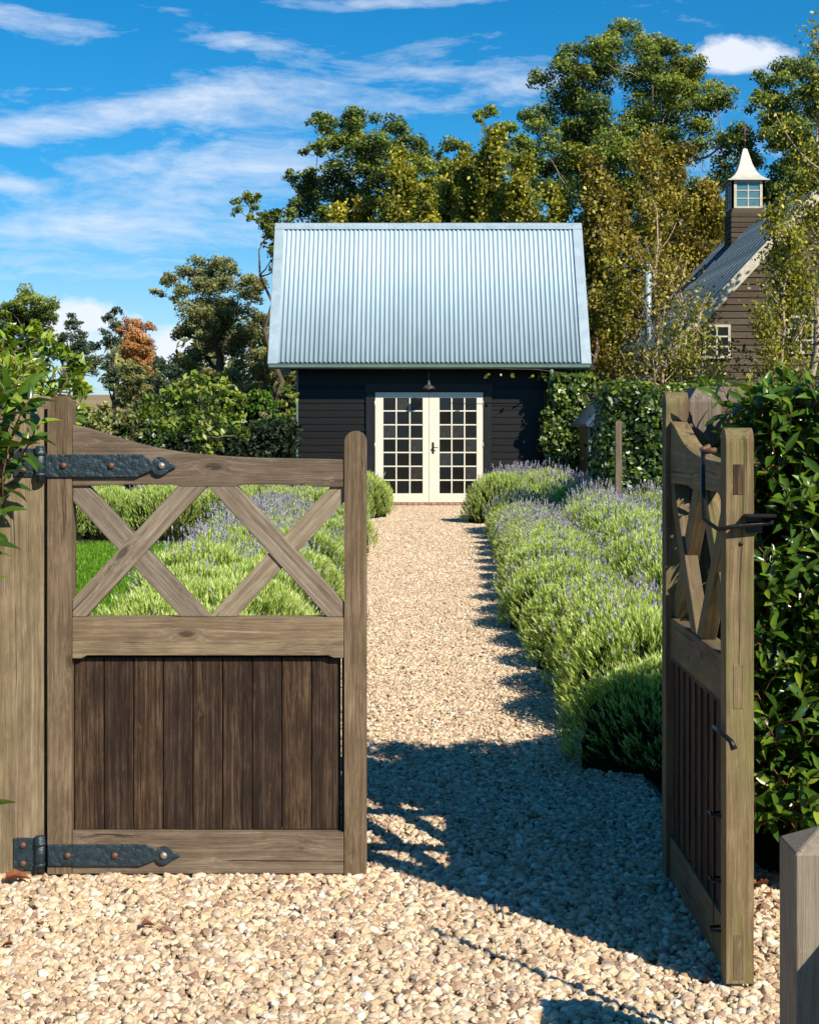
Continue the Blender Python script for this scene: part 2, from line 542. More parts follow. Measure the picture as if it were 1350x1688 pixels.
M['gravel_bed'] = ground_mat('gravel_bed', (0.10, 0.06, 0.035), (0.22, 0.145, 0.085), (0.40, 0.29, 0.18), 30, 160, 0.8)
M['soil'] = ground_mat('garden_soil', (0.018, 0.012, 0.008), (0.035, 0.025, 0.016), (0.06, 0.042, 0.028), 9, 70, 0.8)
M['lawn'] = ground_mat('lawn_green', (0.04, 0.10, 0.006), (0.08, 0.18, 0.010), (0.12, 0.25, 0.014), 3, 90, 0.6)
M['paddock'] = ground_mat('paddock', (0.05, 0.055, 0.02), (0.10, 0.09, 0.035), (0.17, 0.13, 0.06), 0.25, 6, 0.6, 0.1)
M['dry_hill'] = ground_mat('dry_hill', (0.20, 0.15, 0.08), (0.32, 0.24, 0.13), (0.42, 0.31, 0.17), 0.06, 1.2, 0.6, 0.2)

# foliage
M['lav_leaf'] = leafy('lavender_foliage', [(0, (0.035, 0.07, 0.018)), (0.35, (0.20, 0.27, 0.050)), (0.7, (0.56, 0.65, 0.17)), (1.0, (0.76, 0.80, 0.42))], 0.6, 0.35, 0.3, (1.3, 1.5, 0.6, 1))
M['lav_flower'] = leafy('lavender_flower', [(0, (0.20, 0.16, 0.29)), (0.5, (0.33, 0.31, 0.38)), (1.0, (0.48, 0.48, 0.46))], 0.7, 0.2, 0.2, (1.2, 1.1, 1.3, 1))
M['core'] = simple('shade_dark_core', (0.010, 0.016, 0.006), 0.9, 0, 0.1, 0.3, 12, 0.5)  # near black solid core, shade between the leaves put into its colour
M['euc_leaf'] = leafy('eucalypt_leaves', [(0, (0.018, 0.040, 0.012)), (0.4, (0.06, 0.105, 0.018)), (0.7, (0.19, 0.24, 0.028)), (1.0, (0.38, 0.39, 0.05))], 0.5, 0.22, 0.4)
M['euc_blue'] = leafy('blue_green_leaves', [(0, (0.02, 0.045, 0.030)), (0.5, (0.05, 0.09, 0.05)), (1.0, (0.13, 0.17, 0.08))], 0.5, 0.2, 0.4)
M['euc_olive'] = leafy('olive_eucalypt_leaves', [(0, (0.025, 0.035, 0.014)), (0.5, (0.15, 0.17, 0.055)), (1.0, (0.42, 0.38, 0.12))], 0.5, 0.2, 0.4)
M['birch_gold'] = leafy('golden_birch_leaves', [(0, (0.05, 0.042, 0.008)), (0.4, (0.15, 0.13, 0.016)), (0.75, (0.36, 0.30, 0.032)), (1.0, (0.60, 0.50, 0.09))], 0.45, 0.3, 0.4, (1.5, 1.2, 0.4, 1))
M['birch_green'] = leafy('yellow_green_birch_leaves', [(0, (0.04, 0.055, 0.008)), (0.4, (0.15, 0.165, 0.014)), (0.75, (0.36, 0.34, 0.028)), (1.0, (0.62, 0.55, 0.09))], 0.45, 0.3, 0.4, (1.5, 1.3, 0.4, 1))
M['autumn'] = leafy('orange_autumn_leaves', [(0, (0.18, 0.09, 0.03)), (0.5, (0.46, 0.23, 0.07)), (1.0, (0.62, 0.36, 0.20))], 0.6, 0.3, 0.2, (1.5, 1.1, 0.5, 1))
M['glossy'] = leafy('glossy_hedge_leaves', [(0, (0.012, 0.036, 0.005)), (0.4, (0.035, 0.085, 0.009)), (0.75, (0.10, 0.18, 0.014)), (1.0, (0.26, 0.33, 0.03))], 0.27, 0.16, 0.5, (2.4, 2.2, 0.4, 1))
M['glossy_lt'] = leafy('light_glossy_leaves', [(0, (0.03, 0.065, 0.008)), (0.4, (0.10, 0.17, 0.014)), (0.8, (0.24, 0.33, 0.025)), (1.0, (0.42, 0.46, 0.06))], 0.3, 0.2, 0.5, (2.0, 1.8, 0.4, 1))
M['citrus'] = leafy('light_green_shrub_leaves', [(0, (0.03, 0.06, 0.010)), (0.5, (0.14, 0.21, 0.022)), (1.0, (0.40, 0.45, 0.08))], 0.4, 0.25, 0.45)
M['dark_leaf'] = leafy('dark_hedge_leaves', [(0, (0.004, 0.008, 0.003)), (0.6, (0.010, 0.022, 0.006)), (1.0, (0.04, 0.07, 0.012))], 0.5, 0.1, 0.3)
M['ivy_leaf'] = leafy('ivy_leaves', [(0, (0.010, 0.028, 0.006)), (0.5, (0.04, 0.085, 0.012)), (1.0, (0.24, 0.30, 0.03))], 0.35, 0.15, 0.5)
M['fern'] = leafy('bright_fern', [(0, (0.03, 0.08, 0.008)), (1.0, (0.14, 0.28, 0.02))], 0.5, 0.3, 0.3)
M['grass'] = leafy('grass_blades', [(0, (0.05, 0.13, 0.006)), (0.6, (0.13, 0.29, 0.012)), (1.0, (0.25, 0.42, 0.025))], 0.5, 0.25, 0.3)
M['red_stem'] = simple('red_brown_stem', (0.16, 0.05, 0.03), 0.6)
M['green_stem'] = simple('grey_green_stem', (0.13, 0.17, 0.08), 0.7)
M['bark'] = simple('grey_brown_bark', (0.16, 0.12, 0.085), 0.9, 0, 0.2, 0.3, 4, 0.5)
M['pale_bark'] = simple('pale_eucalypt_bark', (0.42, 0.34, 0.25), 0.8, 0, 0.2, 0.3, 2, 0.3)
M['birch_bark'] = simple('white_birch_bark', (0.58, 0.44, 0.34), 0.7, 0, 0.2, 0.3, 6, 0.3, stretch=(1, 1, 5))
M['dead_leaf'] = simple('fallen_leaf_brown', (0.36, 0.12, 0.045), 0.6, 0, 0.3, 0.3, 30, object_tone=0.6)


# ------------------------------------------------------------------ the ground
def sheet(name, pts, z, mat, sub=None):
    me = bpy.data.meshes.new(name)
    me.from_pydata([(x, y, z) for x, y in pts], [], [list(range(len(pts)))])
    o = link(name, me, None, mat)
    tag(o, kind='structure')
    return o


sheet('ground', [(-700, -60), (700, -60), (700, 1400), (-700, 1400)], -0.012, M['paddock'])
sheet('garden_bed', [(-1.95, 5.9), (-1.35, 5.5), (7.0, 5.5), (7.0, 33), (-7.0, 33), (-7, 19.5), (-2.2, 19.5), (-2.2, 9.0)], -0.008, M['soil'])
sheet('lawn', [(-12, 8.6), (-2.15, 8.6), (-2.15, 20.3), (-12, 20.3)], -0.004, M['lawn'])
sheet('lawn', [(2.6, 14.5), (5.5, 14.5), (5.5, 20.5), (2.6, 20.5)], -0.004, M['lawn'])
sheet('gravel_path', [(-5.5, 0.5), (5.5, 0.5), (5.5, 5.55), (1.05, 5.7), (1.0, 12), (1.3, 20), (1.45, 29.75), (-0.95, 29.75), (-0.75, 20),
                      (-0.85, 12), (-1.1, 5.8), (-5.5, 5.55)], 0.0, M['gravel_bed'])


# far hill
def hill():
    nx, ny = 60, 24
    xs = np.linspace(-260, 160, nx)
    ys = np.linspace(90, 420, ny)
    Xg, Yg = np.meshgrid(xs, ys)
    s = np.clip((Yg - 90) / 150, 0, 1)
    Zg = (s * s * (3 - 2 * s)) * (9 + 5 * np.sin(Xg / 47 + 0.6) + 2 * np.sin(Xg / 17)) - 0.3
    vs = np.stack([Xg, Yg, Zg], -1).reshape(-1, 3)
    i = np.arange(nx * ny).reshape(ny, nx)
    f = np.stack([i[:-1, :-1], i[:-1, 1:], i[1:, 1:], i[1:, :-1]], -1).reshape(-1, 4)
    tag(link('hill', np_mesh('hill', vs, f, M['dry_hill'], smooth=True)), kind='structure')


hill()


# ------------------------------------------------------------------ gravel: pebbles as real stones, instanced on points
def pebbles():
    pts, sc_, rot = [], [], []

    def inside_path(x, y):
        left = np.interp(y, [5.6, 12, 20, 29.7], [-1.05, -0.8, -0.72, -0.9])
        right = np.interp(y, [5.6, 12, 20, 29.7], [1.02, 0.98, 1.25, 1.4])
        return (x > left) & (x < right)

    def add(x0, x1, y0, y1, dens, smin, smax, test=None, layers=1):
        n = int((x1 - x0) * (y1 - y0) * dens)
        x = rng.uniform(x0, x1, n); y = rng.uniform(y0, y1, n)
        if test is not None:
            k = test(x, y); x = x[k]; y = y[k]; n = len(x)
        s = rng.uniform(0, 1, n) ** 2.1 * (smax - smin) + smin
        z = rng.uniform(-0.001, 0.009, n)
        pts.append(np.stack([x, y, z], -1)); sc_.append(s)
        rot.append(np.stack([rng.uniform(-0.7, 0.7, n), rng.uniform(-0.7, 0.7, n), rng.uniform(0, 6.28, n)], -1))
    add(-1.9, 1.9, 3.3, 5.6, 5600, 0.0062, 0.0200)
    add(-1.1, 1.1, 5.6, 9.5, 5000, 0.0068, 0.0150, inside_path)
    add(-1.0, 1.2, 9.5, 16, 4000, 0.0075, 0.0150, inside_path)
    add(-1.0, 1.4, 16, 29.7, 2200, 0.0100, 0.0180, inside_path)
    pts_ = np.concatenate(pts); s_ = np.concatenate(sc_); r_ = np.concatenate(rot)
    me = bpy.data.meshes.new('gravel')
    me.vertices.add(len(pts_))
    me.vertices.foreach_set('co', pts_.astype(np.float32).ravel())
    a = me.attributes.new('size', 'FLOAT', 'POINT'); a.data.foreach_set('value', s_.astype(np.float32))
    a = me.attributes.new('rot', 'FLOAT_VECTOR', 'POINT'); a.data.foreach_set('vector', r_.astype(np.float32).ravel())
    o = tag(link('gravel', me), kind='stuff')
    g = bpy.data.node_groups.new('gravel_stones', 'GeometryNodeTree')
    g.interface.new_socket('Geometry', in_out='INPUT', socket_type='NodeSocketGeometry')
    g.interface.new_socket('Geometry', in_out='OUTPUT', socket_type='NodeSocketGeometry')
    nn = g.nodes; lk = g.links
    gi = nn.new('NodeGroupInput'); go = nn.new('NodeGroupOutput')
    join = nn.new('GeometryNodeGeometryToInstance')
    for k in range(9):
        ico = nn.new('GeometryNodeMeshIcoSphere'); ico.inputs['Radius'].default_value = 1.0; ico.inputs['Subdivisions'].default_value = 2
        nz = nn.new('ShaderNodeTexNoise'); nz.noise_dimensions = '4D'
        nz.inputs['W'].default_value = k * 7.31; nz.inputs['Scale'].default_value = 1.0; nz.inputs['Detail'].default_value = 2.0
        sub = nn.new('ShaderNodeVectorMath'); sub.operation = 'SUBTRACT'; sub.inputs[1].default_value = (0.5, 0.5, 0.5)
        mul = nn.new('ShaderNodeVectorMath'); mul.operation = 'SCALE'; mul.inputs['Scale'].default_value = 1.7
        lk.new(nz.outputs['Color'], sub.inputs[0]); lk.new(sub.outputs[0], mul.inputs[0])
        sp = nn.new('GeometryNodeSetPosition'); lk.new(ico.outputs[0], sp.inputs[0]); lk.new(mul.outputs[0], sp.inputs['Offset'])
        tr = nn.new('GeometryNodeTransform'); lk.new(sp.outputs[0], tr.inputs[0])
        tr.inputs['Scale'].default_value = (1.0 + 0.12 * (k % 3), 0.78 + 0.07 * (k % 4), 0.55 + 0.06 * (k % 5))
        sm = nn.new('GeometryNodeSetShadeSmooth'); lk.new(tr.outputs[0], sm.inputs[0])
        sm.inputs['Shade Smooth'].default_value = (k % 3 == 0)
        mt = nn.new('GeometryNodeSetMaterial'); mt.inputs['Material'].default_value = M['pebble']; lk.new(sm.outputs[0], mt.inputs[0])
        lk.new(mt.outputs[0], join.inputs[0])
    iop = nn.new('GeometryNodeInstanceOnPoints'); iop.inputs['Pick Instance'].default_value = True
    rv = nn.new('FunctionNodeRandomValue'); rv.data_type = 'INT'
    [s for s in rv.inputs if s.name == 'Min' and s.type == 'INT'][0].default_value = 0
    [s for s in rv.inputs if s.name == 'Max' and s.type == 'INT'][0].default_value = 8
    na = nn.new('GeometryNodeInputNamedAttribute'); na.data_type = 'FLOAT'; na.inputs[0].default_value = 'size'
    nr = nn.new('GeometryNodeInputNamedAttribute'); nr.data_type = 'FLOAT_VECTOR'; nr.inputs[0].default_value = 'rot'
    lk.new(gi.outputs[0], iop.inputs['Points']); lk.new(join.outputs[0], iop.inputs['Instance'])
    lk.new([s for s in rv.outputs if s.type == 'INT'][0], iop.inputs['Instance Index'])
    lk.new(nr.outputs[0], iop.inputs['Rotation']); lk.new(na.outputs[0], iop.inputs['Scale'])
    lk.new(iop.outputs[0], go.inputs[0])
    md = o.modifiers.new('stones', 'NODES'); md.node_group = g


pebbles()


# ------------------------------------------------------------------ the black barn
def weatherboards(parent, x0f, x1f, y, z0, z1, pitch, mat, name='plank', flip=1, axis='x', th=0.022):
    """lapped boards, each its own object; x0f/x1f give the ends at a height"""
    z = z0
    cache = {}
    while z < z1 - 0.01:
        zt = min(z + pitch + 0.015, z1)
        a, b = x0f(z + pitch / 2), x1f(z + pitch / 2)
        if b - a > 0.08:
            bm = bmesh.new()
            L = b - a; h = zt - z
            prof = [(0.0, 0.0), (-th, 0.0), (-th, 0.004), (-0.006, h), (0.0, h)]
            vs0 = [bm.verts.new((-L / 2, p[0], p[1])) for p in prof]
            vs1 = [bm.verts.new((L / 2, p[0], p[1])) for p in prof]
            n = len(prof)
            bm.faces.new(vs0[::-1]); bm.faces.new(vs1)
            for i in range(n):
                j = (i + 1) % n
                bm.faces.new((vs0[i], vs0[j], vs1[j], vs1[i]))
            bmesh.ops.recalc_face_normals(bm, faces=bm.faces[:])
            o = link(name, bm_mesh(name, bm), parent, mat)
            o.location = ((a + b) / 2, y + rng.uniform(-0.0015, 0.0015), z)
            o.rotation_euler = (0, rng.normal() * 0.0006, 0)
        z += pitch


def cyl(name, r0, r1, p0, p1, mat, parent, sides=16):
    return link(name, tubes(name, [([p0, p1], [r0, r1])], mat, sides), parent)


def barn():
    YW = 30.2
    XL, XR = -2.15, 2.92
    b = empty('black_barn', 'small black weatherboard barn with silver corrugated roof and cream glass doors', 'barn', (0, 0, 0))
    # back structure: side and back walls, ceiling void (set behind the boards)
    bm = bmesh.new()
    add_box(bm, XL + 0.03, XL + 0.12, YW + 0.02, 33.4, 0, 2.62)
    add_box(bm, XR - 0.12, XR - 0.03, YW + 0.02, 33.4, 0, 2.62)
    add_box(bm, XL + 0.12, XR - 0.12, 33.3, 33.4, 0, 2.62)
    add_box(bm, XL + 0.12, -0.76, YW + 0.02, YW + 0.1, 0, 2.62)
    add_box(bm, 1.50, XR - 0.12, YW + 0.02, YW + 0.1, 0, 2.62)
    add_box(bm, -0.76, 1.50, YW + 0.02, YW + 0.1, 2.2, 2.62)
    # gables
    for gx in (XL + 0.03, XR - 0.12):
        vs = [bm.verts.new(p) for p in ((gx, YW + 0.02, 2.62), (gx, 33.4, 2.62), (gx, 31.8, 5.3), (gx + 0.09, YW + 0.02, 2.62), (gx + 0.09, 33.4, 2.62), (gx + 0.09, 31.8, 5.3))]
        for f in ((0, 1, 2), (5, 4, 3), (0, 2, 5, 3), (1, 4, 5, 2), (0, 3, 4, 1)):
            bm.faces.new([vs[i] for i in f])
    bmesh.ops.recalc_face_normals(bm, faces=bm.faces[:])
    link('wall', bm_mesh('wall', bm), b, M['black_trim'])
    box('inner_floor', XL + 0.12, XR - 0.12, YW + 0.1, 33.3, 0.0, 0.04, M['bark'], b)
    P1 = 0.1335
    weatherboards(b, lambda z: XL + 0.02, lambda z: -0.835, YW + 0.018, 0.08, 2.3, P1, M['black_board'])
    weatherboards(b, lambda z: 1.575, lambda z: XR - 0.02, YW + 0.018, 0.08, 2.3, P1, M['black_board'])
    weatherboards(b, lambda z: XL + 0.02, lambda z: XR - 0.02, YW + 0.018, 2.3, 2.60, 0.15, M['black_board'])
    box('corner_trim', XL - 0.02, XL + 0.02, YW - 0.02, YW + 0.06, 0, 2.6, M['gutter'], b, 0.003)
    box('corner_trim', XR - 0.02, XR + 0.04, YW - 0.02, YW + 0.06, 0, 2.6, M['black_trim'], b, 0.003)
    # door case
    bm = bmesh.new()
    add_box(bm, -0.83, -0.665, YW - 0.045, YW + 0.1, 0.0, 2.17)
    add_box(bm, 1.415, 1.57, YW - 0.045, YW + 0.1, 0.0, 2.17)
    add_box(bm, -0.85, 1.59, YW - 0.055, YW + 0.1, 2.17, 2.31)
    link('door_frame', bm_mesh('door_frame', bm), b, M['black_trim'])
    # doors
    z0, z1 = 0.05, 2.155
    for k, (a, c) in enumerate(((-0.655, 0.368), (0.374, 1.405))):
        W = c - a
        d = bpy.data.objects.new('door', None)
        bm = bmesh.new()
        st = 0.135 if True else 0.1
        ls, rs = (0.15, 0.10) if k == 0 else (0.20, 0.12)
        if k == 0: ls, rs = 0.155, 0.115
        add_box(bm, 0, ls, 0, 0.045, z0, z1)
        add_box(bm, W - rs, W, 0, 0.045, z0, z1)
        add_box(bm, ls, W - rs, 0.001, 0.044, z1 - 0.105, z1)
        add_box(bm, ls, W - rs, 0.001, 0.044, z0, z0 + 0.17)
        door = link('door', bm_mesh('door', bm), b, M['cream'])
        door.location = (a, YW - 0.03, 0)
        gx0, gx1, gz0, gz1 = ls, W - rs, z0 + 0.17, z1 - 0.105
        cols, rows = 3, 7
        mu = 0.026
        cw = (gx1 - gx0 - mu * (cols - 1)) / cols
        rh = (gz1 - gz0 - mu * (rows - 1)) / rows
        for i in range(cols - 1):
            x = gx0 + cw * (i + 1) + mu * i
            box('muntin', x, x + mu, 0.004, 0.034, gz0, gz1, M['cream'], door, 0.003)
        for j in range(rows - 1):
            z = gz0 + rh * (j + 1) + mu * j
            box('muntin', gx0, gx1, 0.007, 0.031, z, z + mu, M['cream'], door, 0.003)
        pane = box_mesh('pane', cw, 0.004, rh)
        pane.materials.append(M['glass'])
        pane2 = box_mesh('pane', cw, 0.004, rh)
        pane2.materials.append(M['lit_glass'])
        for i in range(cols):
            for j in range(rows):
                o = link('pane', pane2 if rng.uniform() < 0.3 else pane, door)
                o.location = (gx0 + cw * (i + .5) + mu * i, 0.022, gz0 + rh * (j + .5) + mu * j)
                o.rotation_euler = (R(rng.normal() * 1.2), 0, R(rng.normal() * 1.2))
        if k == 1:
            box('handle_plate', 0.055, 0.095, -0.008, 0, 0.98, 1.2, M['brass'], door, 0.003)
            link('handle', tubes('handle', [([(0.075, -0.005, 1.10), (0.075, -0.05, 1.10), (0.085, -0.06, 1.10), (0.17, -0.06, 1.095)], 0.009)], M['brass'], 8), door)
        for hz in (0.35, 1.1, 1.9):
            hx = -0.004 if k == 0 else W + 0.004
            link('hinge', tubes('hinge', [([(hx, -0.006, hz), (hx, -0.006, hz + 0.09)], 0.009)], M['cream'], 8), door)
    # brick step, each brick its own
    bx = -0.95
    k = 0
    while bx < 1.65:
        o = box('brick', bx, bx + 0.105, 29.86, 30.14, -0.02, 0.045 + rng.uniform(-.003, .003), M['terracotta'], b, 0.006)
        bx += 0.113
    # roof
    EX0, EX1 = -2.67, 3.42
    ye, ze, yr, zr = 29.70, 2.70, 31.35, 5.50
    sl = math.hypot(yr - ye, zr - ze)
    pitch = 0.0885
    n_sheet = 8
    x0, x1 = EX0 + 0.16, EX1 - 0.16
    tot = x1 - x0
    per = int(round(tot / n_sheet / pitch)) * pitch
    sw = tot / n_sheet
    dirv = np.array([0, (yr - ye) / sl, (zr - ze) / sl])
    nrm = np.array([0, -(zr - ze) / sl, (yr - ye) / sl])
    for side in (1, -1):
        for s in range(n_sheet):
            a = x0 + sw * s - (0.02 if s else 0)
            c = x0 + sw * (s + 1)
            nseg = int((c - a) / pitch * 8)
            xs = np.linspace(a, c, nseg + 1)
            hgt = 0.018 * np.sin((xs - x0) / pitch * 2 * PI) + 0.02 + 0.0012 * (s % 2)
            if side == 1:
                bot = np.array([0, ye, ze]); dv, nv = dirv, nrm
            else:
                bot = np.array([0, 2 * yr - ye, ze]); dv = dirv * [1, -1, 1]; nv = nrm * [1, -1, 1]
            vs = []
            for off in (0.0, -0.002):
                for q in (0.0, 1.0):
                    p = bot + dv * sl * q
                    vs.append(np.stack([xs, p[1] + nv[1] * (hgt + off), p[2] + nv[2] * (hgt + off)], -1))
            m_ = len(xs)
            V_ = np.concatenate(vs)
            i = np.arange(m_ - 1)
            top = np.stack([i, i + 1, m_ + i + 1, m_ + i], -1)
            low = np.stack([2 * m_ + i, 3 * m_ + i, 3 * m_ + i + 1, 2 * m_ + i + 1], -1)
            edge = np.stack([i, 2 * m_ + i, 2 * m_ + i + 1, i + 1], -1)
            link('roof_sheet', np_mesh('roof_sheet', V_, np.concatenate([top, low, edge]), M['zincalume'], smooth=True), b)
    # roof deck under the sheets
    for side in (1, -1):
        yy = lambda y: y if side == 1 else 2 * yr - y
        bm = bmesh.new()
        q = []
        for xx in (EX0 + 0.02, EX1 - 0.02):
            for off in (-0.012, -0.07):
                q.append([bm.verts.new((xx, yy(ye + nrm[1] * off), ze + nrm[2] * off)), bm.verts.new((xx, yy(yr), zr + nrm[2] * off - 0.03))])
        for f in ((0, 2, 3, 1),):
            pass
        A, B_, C_, D_ = q
        for f in ((A[0], A[1], C_[1], C_[0]), (B_[0], D_[0], D_[1], B_[1]), (A[0], C_[0], D_[0], B_[0]), (A[1], B_[1], D_[1], C_[1]), (A[0], B_[0], B_[1], A[1]), (C_[0], C_[1], D_[1], D_[0])):
            bm.faces.new(f)
        bmesh.ops.recalc_face_normals(bm, faces=bm.faces[:])
        link('roof_deck', bm_mesh('roof_deck', bm), b, M['black_trim'])
    # barge flashings and ridge cap
    for xa, xb in ((EX0, EX0 + 0.19), (EX1 - 0.19, EX1)):
        for side in (1, -1):
            bm = bmesh.new()
            yy = lambda y: y if side == 1 else 2 * yr - y
            vs = []
            for off in (0.046, -0.09):
                for q in (-0.015, 1.0):
                    p = np.array([0, ye, ze]) + dirv * sl * q
                    for xx in (xa, xb):
                        vs.append(bm.verts.new((xx, yy(p[1] + nrm[1] * off), p[2] + nrm[2] * off)))
            for f in ((0, 1, 3, 2), (4, 6, 7, 5), (0, 4, 5, 1), (2, 3, 7, 6), (0, 2, 6, 4), (1, 5, 7, 3)):
                bm.faces.new([vs[i] for i in f])
            bmesh.ops.recalc_face_normals(bm, faces=bm.faces[:])
            bmesh.ops.bevel(bm, geom=bm.edges[:], offset=0.006, segments=1, affect='EDGES')
            link('barge_flashing', bm_mesh('barge_flashing', bm), b, M['zinc'])
    for side in (1, -1):
        bm = bmesh.new()
        for xa, xb, dz in ((EX0, 0.4, 0.0), (0.38, EX1, 0.003)):
            vs = []
            for off in (0.052 + dz, 0.047 + dz):
                for q in (0.96, 1.004):
                    p = np.array([0, ye, ze]) + dirv * sl * q
                    yv = p[1] + nrm[1] * off
                    if q > 1: yv = yr
                    for xx in (xa, xb):
                        vs.append(bm.verts.new((xx, yv if side == 1 else 2 * yr - yv, p[2] + nrm[2] * off + (0.012 if q > 1 else 0))))
            for f in ((0, 1, 3, 2), (4, 6, 7, 5), (0, 4, 5, 1), (2, 3, 7, 6), (0, 2, 6, 4), (1, 5, 7, 3)):
                bm.faces.new([vs[i] for i in f])
        bmesh.ops.recalc_face_normals(bm, faces=bm.faces[:])
        link('ridge_cap', bm_mesh('ridge_cap', bm), b, M['zinc'])
    # gutter: quad profile, open top
    prof = [(0.0, 0.0), (-0.085, 0.0), (-0.115, 0.03), (-0.115, 0.085), (-0.128, 0.100), (-0.122, 0.104), (-0.106, 0.09), (-0.106, 0.034), (-0.08, 0.01), (0.0, 0.01)]
    bm = bmesh.new()
    ga, gb = EX0 + 0.03, EX1 - 0.03
    A = [bm.verts.new((ga, 29.70 + p[0], 2.585 + p[1])) for p in prof]
    B_ = [bm.verts.new((gb, 29.70 + p[0], 2.585 + p[1])) for p in prof]
    for i in range(len(prof)):
        j = (i + 1) % len(prof)
        bm.faces.new((A[i], A[j], B_[j], B_[i]))
    bm.faces.new(A[::-1]); bm.faces.new(B_)
    bmesh.ops.recalc_face_normals(bm, faces=bm.faces[:])
    link('gutter', bm_mesh('gutter', bm), b, M['gutter'])
    box('soffit', EX0 + 0.06, EX1 - 0.06, 29.705, YW + 0.01, 2.60, 2.62, M['black_trim'], b)
    box('fascia', EX0 + 0.04, EX1 - 0.04, 29.70, 29.72, 2.585, 2.70, M['gutter'], b)
    link('downpipe', tubes('downpipe', [([(2.67, 29.66, 2.60), (2.67, 29.66, 2.46), (2.66, 29.80, 2.34), (2.66, 30.08, 2.22), (2.66, 30.12, 2.1), (2.66, 30.12, 0.02)], 0.04)], M['gutter'], 12), b)
    link('bracket', tubes('bracket', [([(2.66 - .05, 30.12, 1.2), (2.66 + .05, 30.12, 1.2)], 0.05)], M['gutter'], 12), b)


barn()

# pendant lamp over the doors
lp = empty('pendant_lamp', 'small grey enamel lamp hanging under the eave above the cream doors', 'lamp', (0.365, 29.83, 2.0))
link('stem', tubes('stem', [([(0, 0, 0.60), (0, 0, 0.36)], 0.012)], M['lamp_metal'], 8), lp)
prof = [(0.0, 0.38), (0.022, 0.375), (0.028, 0.31), (0.05, 0.285), (0.075, 0.272), (0.115, 0.238), (0.122, 0.222), (0.117, 0.222), (0.105, 0.235), (0.06, 0.258), (0.0, 0.262)]


def lathe(name, prof, mat, parent, sides=24, loc=(0, 0, 0)):
    bm = bmesh.new()
    rings = []
    for r, z in prof:
        if r < 1e-6:
            rings.append([bm.verts.new((0, 0, z))])
        else:
            rings.append([bm.verts.new((r * math.cos(a), r * math.sin(a), z)) for a in np.linspace(0, 2 * PI, sides, endpoint=False)])
    for A, B_ in zip(rings[:-1], rings[1:]):
        for i in range(sides):
            j = (i + 1) % sides
            if len(A) == 1 and len(B_) == 1: continue
            if len(A) == 1: bm.faces.new((A[0], B_[i], B_[j]))
            elif len(B_) == 1: bm.faces.new((A[i], B_[0], A[j]))
            else: bm.faces.new((A[i], B_[i], B_[j], A[j]))
    bmesh.ops.recalc_face_normals(bm, faces=bm.faces[:])
    o = link(name, bm_mesh(name, bm, True), parent, mat)
    o.location = loc
    return o


lathe('shade', prof, M['lamp_metal'], lp)
lathe('bulb', [(0.0, 0.20), (0.018, 0.208), (0.026, 0.228), (0.02, 0.25), (0.012, 0.268)], M['cream'], lp)

# terracotta pot beside the doors
pot = lathe('terracotta_pot', [(0.0, 0.0), (0.17, 0.0), (0.20, 0.04), (0.27, 0.62), (0.31, 0.63), (0.32, 0.72), (0.29, 0.725), (0.27, 0.66), (0.22, 0.62), (0.0, 0.60)], M['terracotta'], None)
pot.location = (2.33, 28.7, 0)
tag(pot, 'pinkish terracotta pot rim behind the lavender at the barn corner', 'pot')


# ------------------------------------------------------------------ gates
S = 5.328 / 2600
GZ0 = 0.0145


def g(px, py):
    return ((px - 78) * S, (1442 - py) * S)


def clip_poly(poly, x0, x1, z0, z1):
    def cl(pts, inside, inter):
        o = []
        for i in range(len(pts)):
            a, b_ = pts[i - 1], pts[i]
            if inside(b_):
                if not inside(a): o.append(inter(a, b_))
                o.append(b_)
            elif inside(a): o.append(inter(a, b_))
        return o
    def ix(c):
        return lambda a, b_: (c, a[1] + (b_[1] - a[1]) * (c - a[0]) / (b_[0] - a[0]))
    def iz(c):
        return lambda a, b_: (a[0] + (b_[0] - a[0]) * (c - a[1]) / (b_[1] - a[1]), c)
    p = cl(poly, lambda q: q[0] >= x0, ix(x0)); p = cl(p, lambda q: q[0] <= x1, ix(x1))
    p = cl(p, lambda q: q[1] >= z0, iz(z0)); p = cl(p, lambda q: q[1] <= z1, iz(z1))
    return p


def piece(name, pts, y0, y1, along, mat, parent, flip=1, bev=0.004, bump_ends=0.0):
    """board cut to an outline in the gate's plane; 'along' = direction of its grain"""
    phi = math.atan2(along[0], along[1])
    ax = (math.cos(phi), -math.sin(phi)); azv = (math.sin(phi), math.cos(phi))
    ox = sum(p[0] for p in pts) / len(pts); oz = sum(p[1] for p in pts) / len(pts)
    ym = (y0 + y1) / 2 * flip; hy = (y1 - y0) / 2
    bm = bmesh.new()
    loc = [((p[0] - ox) * ax[0] + (p[1] - oz) * ax[1], (p[0] - ox) * azv[0] + (p[1] - oz) * azv[1]) for p in pts]
    A = [bm.verts.new((a, -hy, c)) for a, c in loc]
    B_ = [bm.verts.new((a, hy, c)) for a, c in loc]
    bm.faces.new(A); bm.faces.new(B_[::-1])
    for i in range(len(pts)):
        j = (i + 1) % len(pts)
        bm.faces.new((A[j], A[i], B_[i], B_[j]))
    bmesh.ops.recalc_face_normals(bm, faces=bm.faces[:])
    if bev:
        es = [e for e in bm.edges if e.calc_length() > bev * 2.2 and e.calc_face_angle(0) > 0.5]
        bmesh.ops.bevel(bm, geom=es, offset=bev, segments=2, affect='EDGES', profile=0.6, clamp_overlap=True)
    o = link(name, bm_mesh(name, bm), parent, mat)
    o.location = (ox, ym, oz)
    o.rotation_euler = (0, phi, 0)
    return o


